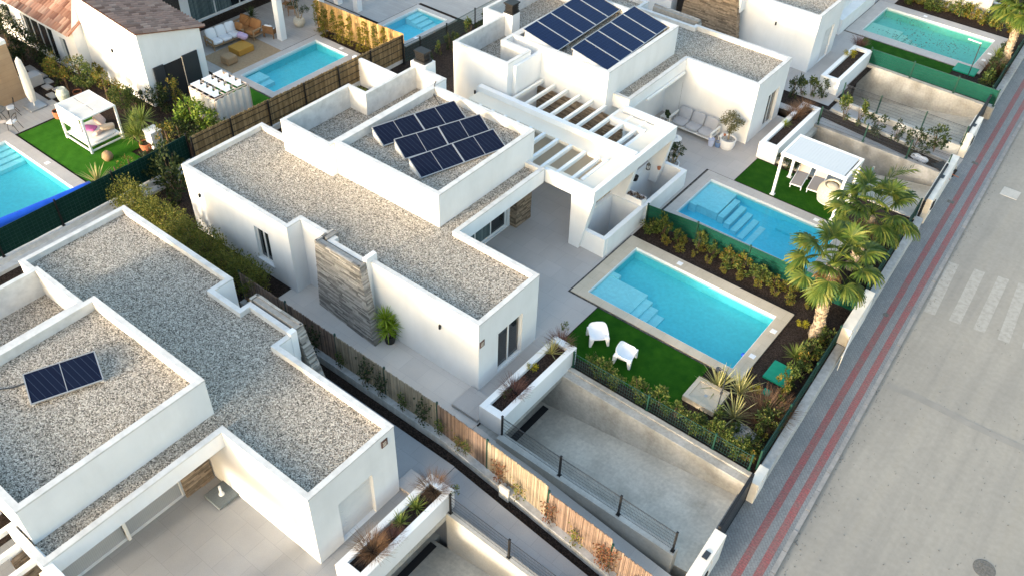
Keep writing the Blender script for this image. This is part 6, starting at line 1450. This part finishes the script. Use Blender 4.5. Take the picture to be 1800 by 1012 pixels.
# palms
def fan(mb, r, c, d, Lp, Lf, n=26, dry=False):
    "petiole along d then a fan of pleated blades with drooping tips"
    c = Vector(c); d = Vector(d).normalized(); up = Vector((0,0,1)); side = d.cross(up)
    if side.length < .05: side = Vector((1,0,0))
    side.normalize(); dd = d.copy(); p = c.copy(); pts = [p.copy()]
    for k in range(4): p = p+dd*Lp/4; dd = (dd+Vector((0,0,-.10))).normalized(); pts.append(p.copy())
    mb.tube(pts, [.022,.018,.014,.012,.01], 4, False)
    nrm = side.cross(dd).normalized()
    for i in range(n):
        a = R_(-118+236*(i+.5)/n)+r.uniform(-.03,.03); q = (dd*math.cos(a)+side*math.sin(a)).normalized(); L = Lf*(.62+.38*math.cos(a*.62))*r.uniform(.9,1.08)
        w = L*.12; s = q.cross(nrm).normalized(); b = p.copy(); n0 = len(mb.v); t_ = q.copy()
        for k in range(5):
            ww = w*(.25,.8,1,.62,.06)[k]; f = nrm*(.02*(1 if i % 2 else -1))
            mb.v += [tuple(b-s*ww/2+f*(k > 0)), tuple(b+s*ww/2-f*(k > 0))]
            t_ = (t_+Vector((0,0,-(.05 if k < 2 else .32)))).normalized(); b = b+t_*L/4
        for k in range(4): z0 = n0+2*k; mb.f.append((z0,z0+1,z0+3,z0+2))
def palm(label, base, top, nf, seed, Lp=.95, Lf=.8, tr=.2, extra=(), plume=()):
    r = random.Random(seed); b = Vector(base); tp = Vector(top); t = thing('palm_tree', label, 'palm tree', b)
    mb = MB(); H = (tp-b).length; n = 13
    ring = [b+(tp-b)*(k/n)+Vector((0,0,0)) for k in range(n+1)]
    mb.tube([ring[0]-Vector((0,0,.1))]+ring, [tr*1.45]+[tr*(1.28-.4*min(1,k/3)) + .03*(k % 2) for k in range(n+1)], 14)
    for k in range(int(H*75)):                                # cut leaf bases all round the trunk
        z = r.random(); a = r.uniform(0,6.283); o = b+(tp-b)*z; R = tr*(1.28-.4*min(1,z*n/3)); q = o+Vector((math.cos(a)*R, math.sin(a)*R, 0)); e = Vector((math.cos(a)*.5, math.sin(a)*.5, .9)).normalized()
        mb.bar(q-e*.04, q+e*r.uniform(.05,.13), .085, .03, up=(math.cos(a),math.sin(a),0))
    mb.build('trunk', M['bark'], t)
    mb = MB()
    for i in range(nf):
        az = i*2.3999+r.uniform(-.2,.2); el = R_(-22+98*((i+.5)/nf)**1.05+r.uniform(-7,7)); d = Vector((math.cos(az)*math.cos(el), math.sin(az)*math.cos(el), math.sin(el)))
        fan(mb, r, tp+Vector((0,0,.1)), d, Lp*r.uniform(.8,1.15), Lf*r.uniform(.85,1.12))
    for pl in plume:                                          # young half-opened frond
        q = [tp]+list(pl); path = []
        for a_, b_ in zip(q, q[1:]): path += [a_+(b_-a_)*(k/8) for k in range(8)]
        mb.tube(path, [.03*(1-k/len(path))+.006 for k in range(len(path))], 4, False)
        for k, p in enumerate(path[5:]):
            d0 = (path[min(k+6, len(path)-1)]-path[k+4]).normalized()
            for sgn in (-1, 1):
                for e in range(4):
                    sd = d0.cross(Vector((0,0,1))).normalized()*sgn; dv = (sd*.5+d0*.9+Vector((0,0,r.uniform(-.5,.25)))).normalized(); leaf(mb, p, dv, rdir(r), r.uniform(.35,.6), .035)
    mb.build('crown', M['palm'], t)
    mb = MB()
    for i in range(9):
        az = i*.7; d = Vector((math.cos(az), math.sin(az), -.9)); fan(mb, r, tp-Vector((0,0,.12)), d, .45*r.uniform(.8,1.2), .55, n=14)
    mb.build('dry_skirt', M['palm_dry'], t); return t
t1 = P(1464,466,3.15); palm('tall fan palm in front, nearest to the turquoise pool', P(1433,592,-.04), t1, 27, 5, 1.3, .80, .22)
t2 = P(1532,378,2.9); palm('middle fan palm beside the deep blue pool and the gazebo', (t2.x,t2.y-.1,-.04), t2, 27, 6, 1.3, .78, .2, plume=((P(1548,335,3.3), P(1572,302,3.9), P(1606,297,3.75)),))
t3 = P(1798,20,3.0); palm('fan palm cut by the top right edge beside the greenish pool', P(1762,118,-.04), t3, 30, 9, 1.0, .95, .22)
SKY = .15; SUN = 1.1; EXPO = 2.3; AIR = 1.25; DUST = 4.0; OZ = 1.4; SELEV = .168
# ============================================================ CAMERA, LIGHT
cam = bpy.data.cameras.new('camera'); co = bpy.data.objects.new('camera', cam); C.objects.link(co)
cam.sensor_width = 36; cam.lens = 36*FPX/1800; cam.clip_end = 2000; cam.clip_start = .5
rot = Matrix((RX, -RY, -RZ)).transposed()
co.matrix_world = Matrix.Translation((0, 0, CAMH)) @ rot.to_4x4()
bpy.context.scene.camera = co
SUN_DIR = Vector((-.13, -.99, SELEV)).normalized()             # towards the sun
el = math.asin(SUN_DIR.z); az = math.atan2(SUN_DIR.x, SUN_DIR.y)
w = bpy.data.worlds.new('World'); bpy.context.scene.world = w; w.use_nodes = True
nt = w.node_tree; bg = nt.nodes['Background']
sky = nt.nodes.new('ShaderNodeTexSky'); sky.sky_type = 'NISHITA'; sky.sun_disc = False
sky.sun_elevation = el; sky.sun_rotation = az; sky.altitude = 50; sky.air_density = AIR; sky.dust_density = DUST; sky.ozone_density = OZ
nt.links.new(sky.outputs[0], bg.inputs[0]); bg.inputs[1].default_value = SKY
sl = bpy.data.lights.new('sun', 'SUN'); so = bpy.data.objects.new('sun', sl); C.objects.link(so)
sl.energy = SUN; sl.angle = R_(6.0); sl.color = (1.0, .92, .81)
so.rotation_euler = SUN_DIR.to_track_quat('Z', 'Y').to_euler()
sc = bpy.context.scene
sc.view_settings.view_transform = 'Standard'; sc.view_settings.look = 'None'; sc.view_settings.exposure = EXPO; sc.view_settings.gamma = 1
sc.cycles.max_bounces = 8; sc.cycles.diffuse_bounces = 4; sc.cycles.glossy_bounces = 3; sc.cycles.transparent_max_bounces = 16; sc.cycles.transmission_bounces = 4
sc.cycles.caustics_reflective = False; sc.cycles.caustics_refractive = False
sc.cycles.use_denoising = True
